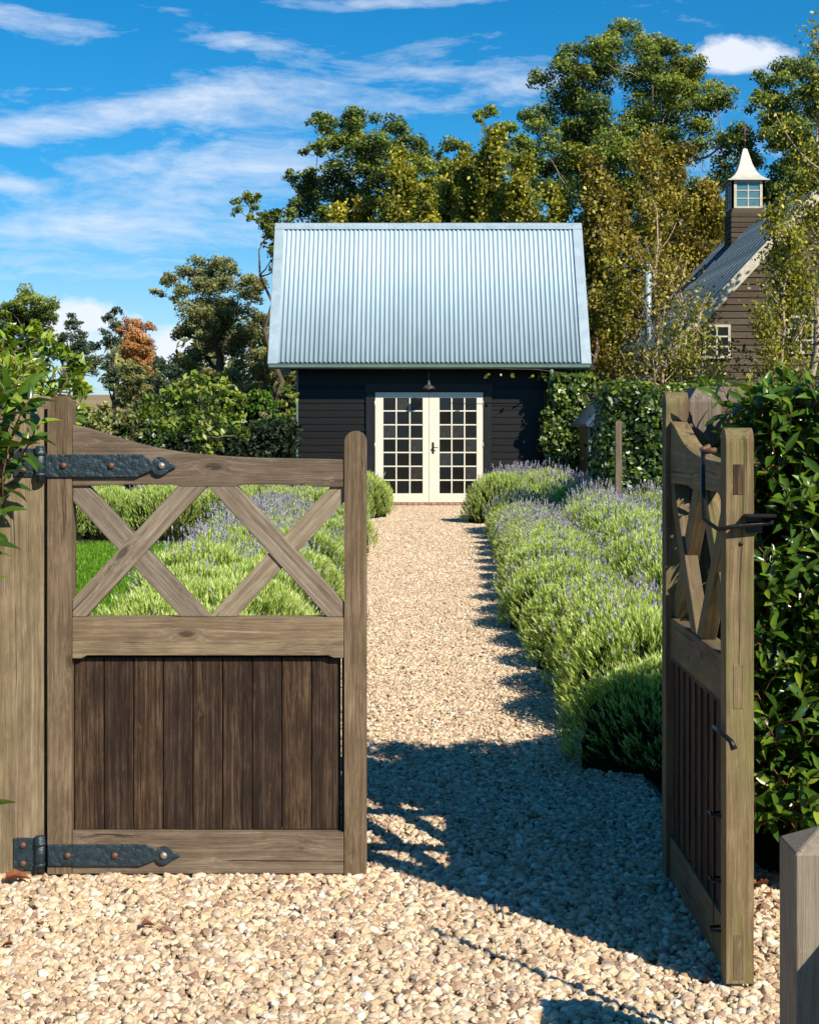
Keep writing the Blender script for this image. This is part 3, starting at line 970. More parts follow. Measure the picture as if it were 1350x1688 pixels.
def dome(name, r, h, mat, parent, loc, flip=1):
    bm = bmesh.new()
    prof = [(r, 0.0), (r * 0.97, h * 0.35), (r * 0.75, h * 0.75), (r * 0.4, h * 0.96)]
    rings = [[bm.verts.new((q * math.cos(a), -z * flip, q * math.sin(a))) for a in np.linspace(0, 2 * PI, 12, endpoint=False)] for q, z in prof]
    top = bm.verts.new((0, -h * flip, 0))
    for A, B_ in zip(rings[:-1], rings[1:]):
        for i in range(12):
            bm.faces.new((A[i], A[(i + 1) % 12], B_[(i + 1) % 12], B_[i]))
    for i in range(12):
        bm.faces.new((rings[-1][i], rings[-1][(i + 1) % 12], top))
    bm.faces.new(rings[0][::-1])
    bmesh.ops.recalc_face_normals(bm, faces=bm.faces[:])
    o = link(name, bm_mesh(name, bm, True), parent, mat)
    o.location = loc
    return o


def make_gate(label, loc, rz, flip, mats):
    gt = empty('garden_gate', label, 'gate', loc, 'pair of timber garden gates', rz)
    fm, pm, bm_ = mats
    sm_ = M['stile_wood'] if fm is M['frame_wood'] else fm
    V, Hd = (0, 1), (1, 0)
    TH = 0.075
    # stiles
    arc = lambda cx, cy, r, ry, a0, a1, n: [(cx + r * math.cos(R(a)), cy - ry * math.sin(R(a))) for a in np.linspace(a0, a1, n)]
    hs_ = [(78, 1442), (118, 1442)] + arc(98, 672, 20, 20, 0, 180, 13)
    piece('stile', [g(*p) for p in hs_], 0, TH, V, sm_, gt, flip, 0.005)
    ls_ = [(567.5, 1442), (604, 1442)] + arc(585.7, 729, 18.2, 19, 0, 180, 13)
    piece('stile', [g(*p) for p in ls_], 0, TH, V, sm_, gt, flip, 0.005)
    # rails
    top = [(118.5, 801), (118.5, 700), (140, 705), (165, 712), (195, 722), (230, 732), (265, 740), (300, 745.5), (340, 750), (385, 753), (430, 755), (480, 756), (567, 757.5),
           (567, 803), (520, 803), (505, 799), (400, 799), (385, 802), (300, 802), (285, 799), (170, 799), (160, 801)]
    piece('top_rail', [g(*p) for p in top], 0.006, 0.060, Hd, fm, gt, flip, 0.003)
    mid = [(118.5, 1018), (567, 1018), (567, 1085), (550, 1085), (541, 1081), (143, 1081), (134, 1086), (118.5, 1086)]
    piece('middle_rail', [g(*p) for p in mid], 0.003, 0.062, Hd, fm, gt, flip, 0.003)
    low = [(118.5, 1372), (567, 1373), (567, 1442), (118.5, 1442)]
    piece('bottom_rail', [g(*p) for p in low], 0.003, 0.062, Hd, fm, gt, flip, 0.004)
    # boards
    n = 9
    for i in range(n):
        xa = 119.5 + (562 - 119.5) / n * i + 0.6
        xb = 119.5 + (562 - 119.5) / n * (i + 1) - 0.9
        pts = [g(xa, 1372), g(xb, 1372), g(xb, 1086), g(xa, 1086)]
        piece('plank', pts, 0.030, 0.050, V, pm, gt, flip, 0.0035)
    for i in range(1, n):
        xj = 119.5 + (562 - 119.5) / n * i
        piece('joint_strip', [g(xj - 7, 1371), g(xj + 7, 1371), g(xj + 7, 1087), g(xj - 7, 1087)], 0.0505, 0.056, V, pm, gt, flip, 0)
    piece('head_strip', [g(119.5, 1087), g(566, 1087), g(566, 1079), g(119.5, 1079)], 0.0515, 0.0615, Hd, pm, gt, flip, 0)
    piece('batten', [g(562.5, 1372), g(567, 1372), g(567, 1086), g(562.5, 1086)], 0.042, 0.060, V, pm, gt, flip, 0.001)
    # braces, half-lapped
    def brace(a, b_, wpx, y0, y1):
        a = g(*a); b_ = g(*b_)
        d = np.array(b_) - np.array(a); L = np.linalg.norm(d); d /= L
        nrm = np.array([-d[1], d[0]]) * wpx * S / 2
        a2 = np.array(a) - d * 0.3; b2 = np.array(b_) + d * 0.3
        poly = [tuple(a2 + nrm), tuple(b2 + nrm), tuple(b2 - nrm), tuple(a2 - nrm)]
        x0, z0 = g(118.6, 1017.6); x1, z1 = g(566.8, 800.5)
        piece('brace', clip_poly(poly, x0, x1, z0, z1), y0, y1, tuple(d), bm_, gt, flip, 0.003)
    brace((131, 814), (320, 1017), 36, 0.016, 0.058)
    brace((131, 1002), (317, 801), 36, 0.008, 0.049)
    brace((366, 801), (552, 1005), 36, 0.008, 0.049)
    brace((556, 815), (367, 1017), 34, 0.016, 0.058)
    # strap hinges
    for y0, x0, tipx, hh, pl in ((767.5, 76, 292, 18.5, ((22, 741), (57, 793))), (1409.5, 80, 298, 17.5, ((22, 1382), (60, 1436)))):
        k = tipx - 292
        out_ = [(x0, y0 - hh), (236 + k * .5, y0 - hh), (243 + k, y0 - 13), (250 + k, y0 - 7)] + \
               [(264 + k - 14 * math.cos(R(a)), y0 + 0.5 - 15.5 * math.sin(R(a))) for a in (25, 50, 75, 100, 125)] + \
               [(282 + k, y0 - 4), (tipx, y0 + 1), (282 + k, y0 + 6)] + \
               [(264 + k - 14 * math.cos(R(a)), y0 + 0.5 + 15.5 * math.sin(R(a))) for a in (125, 100, 75, 50, 25)] + \
               [(250 + k, y0 + 8), (240 + k, y0 + 12), (226 + k, y0 + hh), (x0, y0 + hh)]
        hg = piece('strap_hinge', [g(*p) for p in out_], -0.009, -0.001, Hd, M['iron'], gt, flip, 0.0015)
        cx, cz = hg.location.x, hg.location.z
        inv = hg.matrix_basis.inverted()
        for bx, r_, mt in ((106 + k * 1.1, 0.0115, M['rust']), (184 + k, 0.0115, M['rust']), (267 + k * .6, 0.0125, M['bright_iron'])):
            p = g(bx, y0)
            d_ = dome('bolt', r_, 0.011, mt, hg, (0, 0, 0), flip)
            d_.matrix_basis = inv @ Matrix.Translation((p[0], -0.0085 * flip, p[1]))
        (pa, pb), (pc, pd) = pl
        a = g(67, pd + 1); c = g(67, pd - 57)
        link('hinge_barrel', tubes('hinge_barrel', [([(a[0], -0.006 * flip, a[1] - 0.002), (a[0], -0.006 * flip, c[1] + 0.002 - (0.0 if y0 < 900 else 0.0))], 0.0165)], M['iron'], 20), gt)
        for q in (0.2, 0.8):
            zz = a[1] + (c[1] - a[1]) * q
            link('hinge_collar', tubes('hinge_collar', [([(a[0], -0.006 * flip, zz - 0.006), (a[0], -0.006 * flip, zz + 0.006)], 0.0185)], M['iron'], 20), gt)
    return gt


XG = (78 - 675) * S
g1 = make_gate('closed timber gate left of the opening with curved top rail and crossed braces', (XG, 5.328, GZ0), 0, 1, (M['frame_wood'], M['panel_wood'], M['brace_wood']))
g2 = make_gate('open timber gate swung edge-on in front of the glossy hedge', (0.928, 5.328, GZ0 + 0.012), R(-90), -1, (M['moss_wood'], M['panel_wood'], M['moss_wood']))
# extras on the open gate; its local x runs away from the hinge, local -y is the side towards the path
for zc_, hh in ((778, 40), (1051, 58), (1407, 60)):
    a = g(604, zc_)
    o = box('tenon', a[0] - 0.01, a[0] + 0.0015, -0.056, -0.028, a[1] - hh * S / 2, a[1] + hh * S / 2, M['panel_wood'] if zc_ < 900 else M['moss_wood'], g2, 0.001)
xr, xo = g(560, 0)[0], g(604, 0)[0]
zt = g(0, 1112)[1]
db = link('drop_bolt', tubes('drop_bolt', [([(xr + 0.150, -0.066, zt - 0.030), (xr + 0.138, -0.072, zt - 0.012), (xr + 0.095, -0.090, zt + 0.004), (xr + 0.03, -0.096, zt + 0.006),
                                              (xr, -0.092, zt - 0.02), (xr, -0.092, 0.02)], [0.0095, 0.0075, 0.007, 0.0065, 0.006, 0.006])], M['black_iron'], 10), g2)
for zz in (zt - 0.24, zt - 0.42, 0.12):
    link('keeper', tubes('keeper', [([(xr - 0.022, -0.062, zz), (xr - 0.018, -0.100, zz), (xr + 0.018, -0.100, zz), (xr + 0.022, -0.062, zz)], 0.004)], M['black_iron'], 8), g2)
# throw-over loop: two arms from the rail round the end of the stile
zl = g(0, 770)[1]
lp_pts = [(xo - 0.24, -0.082, zl + 0.055), (xo - 0.20, -0.100, zl + 0.05), (xo - 0.09, -0.120, zl - 0.045), (xo - 0.02, -0.130, zl - 0.125), (xo + 0.02, -0.100, zl - 0.150), (xo + 0.03, -0.055, zl - 0.140), (xo + 0.03, 0.0, zl - 0.135), (xo + 0.03, 0.045, zl - 0.13)]
link('throw_over_loop', tubes('throw_over_loop', [(lp_pts, 0.0062)], M['black_iron'], 8), g2)
link('loop_staple', tubes('loop_staple', [([(xo - 0.25, -0.070, zl + 0.07), (xo - 0.25, -0.094, zl + 0.06), (xo - 0.20, -0.10, zl + 0.055), (xo - 0.17, -0.070, zl + 0.06)], 0.008)], M['rust'], 8), g2)
lt = box('latch_catch', xo + 0.002, xo + 0.055, -0.03, 0.05, zl - 0.116, zl - 0.108, M['black_iron'], g2, 0.003)
box('latch_catch', xo + 0.002, xo + 0.012, -0.022, 0.02, zl - 0.16, zl - 0.118, M['black_iron'], g2, 0.002)
for zz in (zl - 0.19,):
    link('peg', tubes('peg', [([(xo - 0.01, -0.035, zz), (xo + 0.002, -0.035, zz)], 0.006)], M['black_iron'], 8), g2)


def post(name, label, x0, x1, y0, y1, z1, cham, chz, mat, cat='post', parts=None):
    """square timber post with weathered pyramid top"""
    bm = bmesh.new()
    cx, cy = (x0 + x1) / 2, (y0 + y1) / 2
    hx, hy = (x1 - x0) / 2, (y1 - y0) / 2
    lv = [(-0.15, hx, hy), (z1 - chz, hx, hy), (z1, hx - cham, hy - cham)]
    rings = []
    for z, a, b_ in lv:
        rings.append([bm.verts.new(p) for p in ((-a, -b_, z), (a, -b_, z), (a, b_, z), (-a, b_, z))])
    for A, B_ in zip(rings[:-1], rings[1:]):
        for i in range(4):
            bm.faces.new((A[i], A[(i + 1) % 4], B_[(i + 1) % 4], B_[i]))
    bm.faces.new(rings[0][::-1]); bm.faces.new(rings[-1])
    bmesh.ops.bevel(bm, geom=bm.edges[:], offset=0.003, segments=1, affect='EDGES')
    o = link(name, bm_mesh(name, bm), None, mat)
    o.location = (cx, cy, 0)
    tag(o, label, cat)
    return o


pl_ = post('gate_post', 'thick pale timber gate post at the left edge carrying two iron hinge plates', -1.455, -1.2385, 5.335, 5.54, 1.635, 0.02, 0.02, M['post_wood'])
pr_ = post('gate_post', 'timber gate post behind the open gate with pointed top among hedge leaves', 0.945, 1.16, 5.345, 5.55, 1.665, 0.035, 0.05, M['brace_wood'])
for (pa, pb, pc, pd) in ((22, 739, 60, 786), (22, 1382, 60, 1436)):
    xa, za = g(pa, pd); xb, zb = g(pc, pb)
    pt = box('hinge_plate', XG + xa + 1.34675, XG + xb + 1.34675, -0.1095, -0.1030, GZ0 + za, GZ0 + zb, M['iron'], pl_, 0.002)
    for f_ in (0.22, 0.78):
        dome('bolt', 0.0115, 0.010, M['rust'], pt, ((38 - 41) * S, -0.003, (f_ - 0.5) * (zb - za)))
bo = post('bollard', 'short grey timber bollard with chamfered top in the bottom right corner', 0.833, 0.985, 3.40, 3.552, 0.650, 0.070, 0.042, M['grey_wood'], 'bollard')
bo['group'] = 'timber bollards beside the gravel forecourt'
b2 = post('bollard', 'added unseen timber bollard that casts the slanting shadow on the corner bollard', 1.045, 1.20, 3.02, 3.20, 0.650, 0.070, 0.042, M['grey_wood'], 'bollard')  # added out of view to throw a shadow on the seen bollard
b2['group'] = 'timber bollards beside the gravel forecourt'
stk = link('shadow_stake', tubes('shadow_stake', [([(0, 0, -0.1), (0, 0, 0.7), (0.01, 0, 1.22)], 0.011)], M['bark'], 8))  # added out of view only for its thin shadow across the gravel
stk.location = (1.06, 3.50, 0)
tag(stk, 'added unseen stake beside the short grey bollard, casting a thin shadow band', 'stake')


# ------------------------------------------------------------------ leaves with a midrib, for hedges close by
def leaf_base(curl=0.18, fold=0.22, wid=0.34):
    ys = np.array([0.0, 0.22, 0.5, 0.78, 1.0])
    ws = np.array([0.0, 0.8, 1.0, 0.62, 0.0]) * wid / 2
    v = []
    for y, w_ in zip(ys, ws):
        z = -curl * y * y
        if w_ == 0:
            v.append((0, y, z))
        else:
            v += [(-w_, y, z + w_ * fold * 2), (0, y, z), (w_, y, z + w_ * fold * 2)]
    # indices: 0 base; 1,2,3; 4,5,6; 7,8,9; 10 tip
    f = [(0, 2, 1), (0, 3, 2), (1, 2, 5), (1, 5, 4), (2, 3, 6), (2, 6, 5), (4, 5, 8), (4, 8, 7), (5, 6, 9), (5, 9, 8), (7, 8, 10), (8, 9, 10)]
    return np.array(v, float), np.array(f)


LV, LF = leaf_base()


def shoot_leaves(roots, dirs, lens, r, leaf_len=0.065, per=9, droop=0.5):
    """leaves spiralling up shoots -> arrays X,Y,Z,pos,size,tint and stem paths"""
    X, Y, Z, Pp, Sz, Ti = [], [], [], [], [], []
    stems = []
    for p, d, L in zip(roots, dirs, lens):
        side = unit(np.cross(d, r.normal(size=3)))
        bend = side * L * 0.15
        ctrl = bez(p, p + d * L * 0.5 + bend, p + d * L, 4)
        stems.append((ctrl, np.linspace(0.0028, 0.0014, 4) * (leaf_len / 0.065)))
        n = int(per * r.uniform(0.8, 1.2))
        ph = r.uniform(0, 6.28)
        a = unit(np.cross(d, [0.3, 0.2, 0.93]))
        b_ = np.cross(d, a)
        for i in range(n):
            s = (i + 0.5) / n
            pos = (1 - s) ** 2 * ctrl[0] + 2 * s * (1 - s) * (p + d * L * .5 + bend) + s * s * ctrl[-1]
            ph += 2.4
            rad = a * math.cos(ph) + b_ * math.sin(ph)
            up = 0.25 + 1.1 * s
            ld = rad + d * up + np.array([0, 0, -droop * (1 - s) * 0.6]) + r.normal(size=3) * 0.12
            ld /= np.linalg.norm(ld)
            nn_ = d - ld * np.dot(d, ld) + r.normal(size=3) * 0.15 + np.array([0, 0, 0.25])
            nn_ -= ld * np.dot(nn_, ld)
            nn_ /= np.linalg.norm(nn_)
            xx = np.cross(ld, nn_)
            X.append(xx); Y.append(ld); Z.append(nn_); Pp.append(pos)
            Sz.append(leaf_len * r.uniform(0.7, 1.25) * (1.0 if s < 0.85 else 0.75))
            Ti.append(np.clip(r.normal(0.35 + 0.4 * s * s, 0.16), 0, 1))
    return [np.array(q) for q in (X, Y, Z, Pp, Sz, Ti)] + [stems]


def in_frame(p):
    px = 675 + p[:, 0] / p[:, 1] * 2600
    py = 700 - (p[:, 2] - CZ) / p[:, 1] * 2600
    return (px > -10) & (px < 1360) & (py > 0) & (py < 1690), px, py


def hedge_plant(parent, data, mat, stem_mat, near_rank, variants, n_sep=290):
    X, Y, Z, Pp, Sz, Ti, stems = data
    ok, px, py = in_frame(Pp)
    score = np.where(ok & near_rank(Pp, px, py), Sz / Pp[:, 1], -1)
    order = np.argsort(-score)
    sep_ = order[:n_sep][score[order[:n_sep]] > 0]
    rest = np.setdiff1d(np.arange(len(Sz)), sep_)
    for i in sep_:
        o = link('leaf', variants[int(np.clip(Ti[i] * len(variants), 0, len(variants) - 1))], parent)
        m4 = Matrix(((X[i][0] * Sz[i], Y[i][0] * Sz[i], Z[i][0] * Sz[i], Pp[i][0]), (X[i][1] * Sz[i], Y[i][1] * Sz[i], Z[i][1] * Sz[i], Pp[i][1]),
                     (X[i][2] * Sz[i], Y[i][2] * Sz[i], Z[i][2] * Sz[i], Pp[i][2]), (0, 0, 0, 1)))
        o.matrix_basis = m4
    vs, f = scatter(LV, LF, X[rest], Y[rest], Z[rest], Pp[rest], Sz[rest])
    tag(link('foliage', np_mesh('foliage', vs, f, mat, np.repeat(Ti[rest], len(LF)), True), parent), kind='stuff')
    link('stems', tubes('stems', stems, stem_mat, 3), parent)


def leaf_variants(mat, n=5):
    out_ = []
    for k in range(n):
        v, f = leaf_base(0.10 + 0.09 * k, 0.15 + 0.06 * k, 0.30 + 0.03 * (k % 3))
        out_.append(np_mesh('leaf', v, f, mat, np.full(len(f), (k + 0.5) / n), True))
    return out_


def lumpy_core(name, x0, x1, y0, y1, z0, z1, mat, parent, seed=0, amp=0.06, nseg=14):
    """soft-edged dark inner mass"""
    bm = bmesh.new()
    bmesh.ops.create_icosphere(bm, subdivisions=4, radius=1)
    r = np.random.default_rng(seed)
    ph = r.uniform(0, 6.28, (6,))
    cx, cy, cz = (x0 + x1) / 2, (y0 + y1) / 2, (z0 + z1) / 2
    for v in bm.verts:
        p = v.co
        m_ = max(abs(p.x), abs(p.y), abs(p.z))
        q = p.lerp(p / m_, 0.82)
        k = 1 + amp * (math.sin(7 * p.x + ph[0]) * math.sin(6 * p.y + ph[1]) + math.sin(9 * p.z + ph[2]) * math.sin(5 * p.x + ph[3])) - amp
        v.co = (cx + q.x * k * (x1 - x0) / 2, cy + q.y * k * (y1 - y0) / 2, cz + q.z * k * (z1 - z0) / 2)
    return link(name, bm_mesh(name, bm, True), parent, mat)  # opaque dark core, painted to read as shade behind the leaves


# right glossy hedge: faces of a block
def hedge_right():
    r = np.random.default_rng(5)
    h = empty('glossy_hedge', 'tall glossy dark green hedge behind the open gate at the right edge', 'hedge', (0, 0, 0))
    roots, dirs = [], []
    x0, x1, y0, y1, z1 = 1.10, 3.3, 4.93, 5.95, 1.52
    def add(n, f, nrm, spread=0.35, up=0.75):
        for _ in range(n):
            p = np.array(f(r.uniform(), r.uniform()))
            d = unit(np.array(nrm) * 0.65 + np.array([0, 0, up]) + r.normal(size=3) * spread)
            roots.append(p - np.array(nrm) * r.uniform(0.0, 0.10)); dirs.append(d)
    add(430, lambda a, b_: (x0 + a * 0.75, y0 + 0.04, 0.22 + b_ * 1.38), (0, -1, 0))
    add(260, lambda a, b_: (x0 + 0.75 + a * 1.4, y0 + 0.04, 0.22 + b_ * 1.38), (0, -1, 0))
    add(230, lambda a, b_: (x0 + 0.0, y0 + a * 1.0, 0.30 + b_ * 1.28), (-1, 0, 0))
    add(430, lambda a, b_: (x0 + 0.04 + a * 1.1, y0 + b_ * 1.0, z1), (0, 0, 1), 0.45, 0.4)
    add(200, lambda a, b_: (x0 + 1.1 + a * 1.0, y0 + b_ * 1.0, z1), (0, 0, 1), 0.45, 0.4)
    add(120, lambda a, b_: (x0 + a * 1.6, y1, 0.3 + b_ * 1.2), (0, 1, 0))
    # overhanging shoots by the gate post
    for _ in range(16):
        roots.append(np.array([r.uniform(1.05, 1.35), r.uniform(4.95, 5.25), r.uniform(1.42, 1.56)])); dirs.append(unit(np.array([-0.55, -0.1, 0.45]) + r.normal(size=3) * 0.35))
    lens = r.uniform(0.10, 0.19, len(roots))
    data = shoot_leaves(roots, dirs, lens, r, 0.074, 9)
    lumpy_core('shade_core', x0 + 0.05, x1, y0 + 0.10, y1 - 0.05, -0.1, z1 + 0.02, M['core'], h, 3, 0.03)
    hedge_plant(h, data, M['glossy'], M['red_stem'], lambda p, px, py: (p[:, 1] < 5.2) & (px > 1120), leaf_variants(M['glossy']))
    link('trunk', tubes('trunk', [([(x, 5.3 + 0.1 * math.sin(x * 9), -0.05), (x + 0.03, 5.35, 0.5), (x - 0.02, 5.4, 1.2)], [0.03, 0.025, 0.015]) for x in (1.3, 1.75, 2.3, 2.8)], M['bark'], 7), h)


hedge_right()


def hedge_left():
    r = np.random.default_rng(8)
    h = empty('leafy_shrub', 'large glossy shrub with red stems behind the left gate post', 'shrub', (0, 0, 0))
    roots, dirs = [], []
    for _ in range(420):
        a = r.uniform(0, 1); x = -1.44 - 1.6 * a
        roots.append(np.array([x, r.uniform(5.75, 6.9), 1.40 + 0.28 * r.uniform() + 0.10 * math.sin(x * 6)]))
        dirs.append(unit(np.array([0.10, -0.25, 0.9]) + r.normal(size=3) * 0.35))
    for _ in range(320):
        roots.append(np.array([r.uniform(-3.0, -1.62), 5.72, r.uniform(0.3, 1.5)])); dirs.append(unit(np.array([0, -0.7, 0.6]) + r.normal(size=3) * 0.3))
    for _ in range(170):
        roots.append(np.array([-1.62 - 0.1 * r.uniform(), r.uniform(5.75, 6.9), r.uniform(0.3, 1.6)])); dirs.append(unit(np.array([0.5, -0.1, 0.7]) + r.normal(size=3) * 0.3))
    lens = r.uniform(0.14, 0.26, len(roots))
    data = shoot_leaves(roots, dirs, lens, r, 0.070, 11)
    lumpy_core('shade_core', -3.1, -1.66, 5.78, 6.95, -0.1, 1.52, M['core'], h, 4, 0.03)
    hedge_plant(h, data, M['glossy_lt'], M['red_stem'], lambda p, px, py: (p[:, 1] < 7.0) & (px < 200) & (py < 720), leaf_variants(M['glossy_lt']))
    link('trunk', tubes('trunk', [([(x, 6.3, -0.05), (x + 0.03, 6.35, 0.5), (x - 0.02, 6.3, 1.2)], [0.03, 0.025, 0.015]) for x in (-1.7, -2.2, -2.7)], M['bark'], 7), h)
    # sprays in front of the post
    h2 = empty('leafy_shrub', 'dark leafy shrub sprays overlapping the front of the left gate post', 'shrub', (0, 0, 0))
    roots, dirs, lens = [], [], []
    tips = [(52, 655, 0.2), (62, 700, 0.2), (35, 735, 0.2), (48, 640, 0.18), (8, 640, 0.22), (30, 700, 0.25), (5, 720, 0.2), (15, 770, 0.2), (0, 830, 0.2), (-20, 660, 0.22), (-30, 720, 0.25), (-25, 800, 0.22), (40, 655, 0.16), (-10, 880, 0.2), (-40, 900, 0.2), (-30, 950, 0.2), (-35, 1190, 0.2), (-20, 600, 0.2),
            (-60, 640, .25), (-70, 760, .25), (-80, 850, .25), (-70, 1000, .25), (-80, 1100, .25), (-60, 1250, .2), (-100, 700, .25), (-110, 900, .25)]
    main = []
    for px, py, L in tips:
        tip = np.array(P(px, py, r.uniform(4.98, 5.18)))
        d = unit(np.array([0.45, -0.15, 0.55]) + r.normal(size=3) * 0.2)
        roots.append(tip - d * L); dirs.append(d); lens.append(L)
        main.append((bez(np.array([-1.75, 5.12, -0.03]), np.array([-1.72, 5.12, (tip - d * L)[2] * 0.6]), tip - d * L, 6), np.linspace(0.009, 0.003, 6)))
    for _ in range(90):
        roots.append(np.array([r.uniform(-2.2, -1.55), r.uniform(4.9, 5.25), r.uniform(0.15, 1.45)])); dirs.append(unit(np.array([0.2, -0.4, 0.7]) + r.normal(size=3) * 0.3)); lens.append(0.2)
    data = shoot_leaves(roots, dirs, lens, r, 0.100, 10, 0.9)
    hedge_plant(h2, data, M['glossy'], M['red_stem'], lambda p, px, py: (px < 120), leaf_variants(M['glossy']), 260)
    link('stem', tubes('stem', main, M['red_stem'], 5), h2)


hedge_left()


# ------------------------------------------------------------------ lavender
def lavender_meshes(seed, flowers, R0=0.50, H=0.60, ntuft=2300):
    r = np.random.default_rng(seed)
    ph = r.uniform(0, 6.28, 8)
    def surf(th, u):
        # u: 0 at rim .. 1 at top ; lumpy dome
        el = u * PI / 2
        lump = 1 + 0.07 * np.sin(3 * th + ph[0]) + 0.06 * np.sin(5 * th + ph[1] + 3 * u) + 0.05 * np.sin(9 * th + ph[2] + 7 * u)
        rr = R0 * np.cos(el) ** 0.75 * lump
        z = 0.06 + (H - 0.10) * np.sin(el) ** 0.9 * (1 + 0.06 * np.sin(4 * th + ph[3] + 5 * u))
        return np.stack([rr * np.cos(th), rr * np.sin(th), z], -1)
    # tufts
    th = r.uniform(0, 2 * PI, ntuft)
    u = r.uniform(0, 1, ntuft) ** 0.85
    base = surf(th, u)
    outd = unit(base - np.array([0, 0, 0.05]))
    d = unit(outd * 0.75 + np.array([0, 0, 0.75]) + r.normal(size=(ntuft, 3)) * 0.16)
    tl = r.uniform(0.055, 0.12, ntuft)
    base = base - d * tl[:, None] * 0.75 + outd * r.uniform(-0.02, 0.025, (ntuft, 1))
    K = 8
    c, uu, L, W, T = [], [], [], [], []
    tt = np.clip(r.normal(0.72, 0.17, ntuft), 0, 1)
    for k in range(K):
        s = (k + 0.5) / K
        a = r.uniform(0, 2 * PI, ntuft)
        e1 = unit(np.cross(d, np.array([0.2, 0.5, 0.8])))
        e2 = np.cross(d, e1)
        side = e1 * np.cos(a)[:, None] + e2 * np.sin(a)[:, None]
        ld = unit(d * 1.0 + side * (0.65 - 0.45 * s))
        ll = tl * 0.52 * (1.05 - 0.35 * s)
        p0 = base + d * (tl * s)[:, None]
        c.append(p0 + ld * ll[:, None] * 0.5); uu.append(ld)
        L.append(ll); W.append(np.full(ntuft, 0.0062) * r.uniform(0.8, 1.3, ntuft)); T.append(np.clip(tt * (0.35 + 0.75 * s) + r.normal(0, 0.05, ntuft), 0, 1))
    c = np.concatenate(c); uu = np.concatenate(uu); L = np.concatenate(L); W = np.concatenate(W); T = np.concatenate(T)
    vdir = unit(np.cross(uu, r.normal(size=uu.shape)))
    vs, f = rhombs(c, uu, vdir, L, W)
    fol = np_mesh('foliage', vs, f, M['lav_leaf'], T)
    # core
    nth, nu = 22, 8
    tg, ug = np.meshgrid(np.linspace(0, 2 * PI, nth, endpoint=False), np.linspace(0, 1, nu))
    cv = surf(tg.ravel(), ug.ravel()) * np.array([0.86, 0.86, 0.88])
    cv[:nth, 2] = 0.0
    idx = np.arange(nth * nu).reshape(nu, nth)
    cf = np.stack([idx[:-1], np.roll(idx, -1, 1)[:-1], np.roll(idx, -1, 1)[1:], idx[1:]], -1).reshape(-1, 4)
    core = np_mesh('shade_core', cv, cf, M['core'], smooth=True)
    # flower stalks
    n = flowers
    th = r.uniform(0, 2 * PI, n); u = r.uniform(0.12, 1, n) ** 0.8
    b0 = surf(th, u)
    od = unit(b0 - np.array([0, 0, 0.05]))
    d = unit(od * 0.55 + np.array([0, 0, 0.95]) + r.normal(size=(n, 3)) * 0.13)
    sl = r.uniform(0.07, 0.17, n)
    tip = b0 + d * sl[:, None]
    c, uu, L, W, T = [], [], [], [], []
    vd = unit(np.cross(d, r.normal(size=d.shape)))
    # stalk
    st_v, st_f = [], []
    vs1, f1 = rhombs(b0 + d * (sl * 0.4)[:, None], d, vd, sl * 1.0, np.full(n, 0.0035))
    stalk = (vs1, f1)
    ft = np.clip(r.normal(0.5, 0.25, n), 0, 1)
    for k in range(5):
        v2 = unit(np.cross(d, r.normal(size=d.shape)))
        off = (k - 2) * 0.009
        c.append(tip + d * off); uu.append(unit(d + v2 * 0.25)); L.append(np.full(n, 0.026)); W.append(np.full(n, 0.013)); T.append(np.clip(ft + r.normal(0, .1, n), 0, 1))
    c = np.concatenate(c); uu = np.concatenate(uu); L = np.concatenate(L); W = np.concatenate(W); T = np.concatenate(T)
    vs2, f2 = rhombs(c, uu, unit(np.cross(uu, r.normal(size=uu.shape))), L, W)
    fl = np_mesh('flower_spikes', vs2, f2, M['lav_flower'], T)
    sk = np_mesh('flower_stalks', vs1, f1, M['lav_leaf'], np.full(len(f1), 0.5))
    return fol, core, fl, sk


LAV_GREEN = [lavender_meshes(20 + i, 12) for i in range(4)]
LAV_MIX = [lavender_meshes(30 + i, 75) for i in range(4)]
LAV_PURPLE = [lavender_meshes(40 + i, 280) for i in range(3)]


def lav(x, y, s, kind, label, group, h=1.0):
    """one bush: an empty with its foliage, inner mass, stalks and flower spikes"""
    fam = (LAV_GREEN, LAV_MIX, LAV_PURPLE)[kind]
    fol, core, fl, sk = fam[int(rng.integers(len(fam)))]
    e = empty('lavender_bush', label, 'lavender', (x, y, 0), group, rng.uniform(0, 6.28))
    e.scale = (s * rng.uniform(0.94, 1.06), s * rng.uniform(0.94, 1.06), s * h * rng.uniform(0.92, 1.06))
    for nm, me in (('foliage', fol), ('shade_core', core), ('flower_stalks', sk), ('flower_spikes', fl)):
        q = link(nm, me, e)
        if nm != 'shade_core': q['kind'] = 'stuff'
    return e


GR = 'lavender bushes lining the right side of the gravel path'
GL = 'lavender bushes lining the left side of the gravel path'
GF = 'lavender row beyond the lawn'
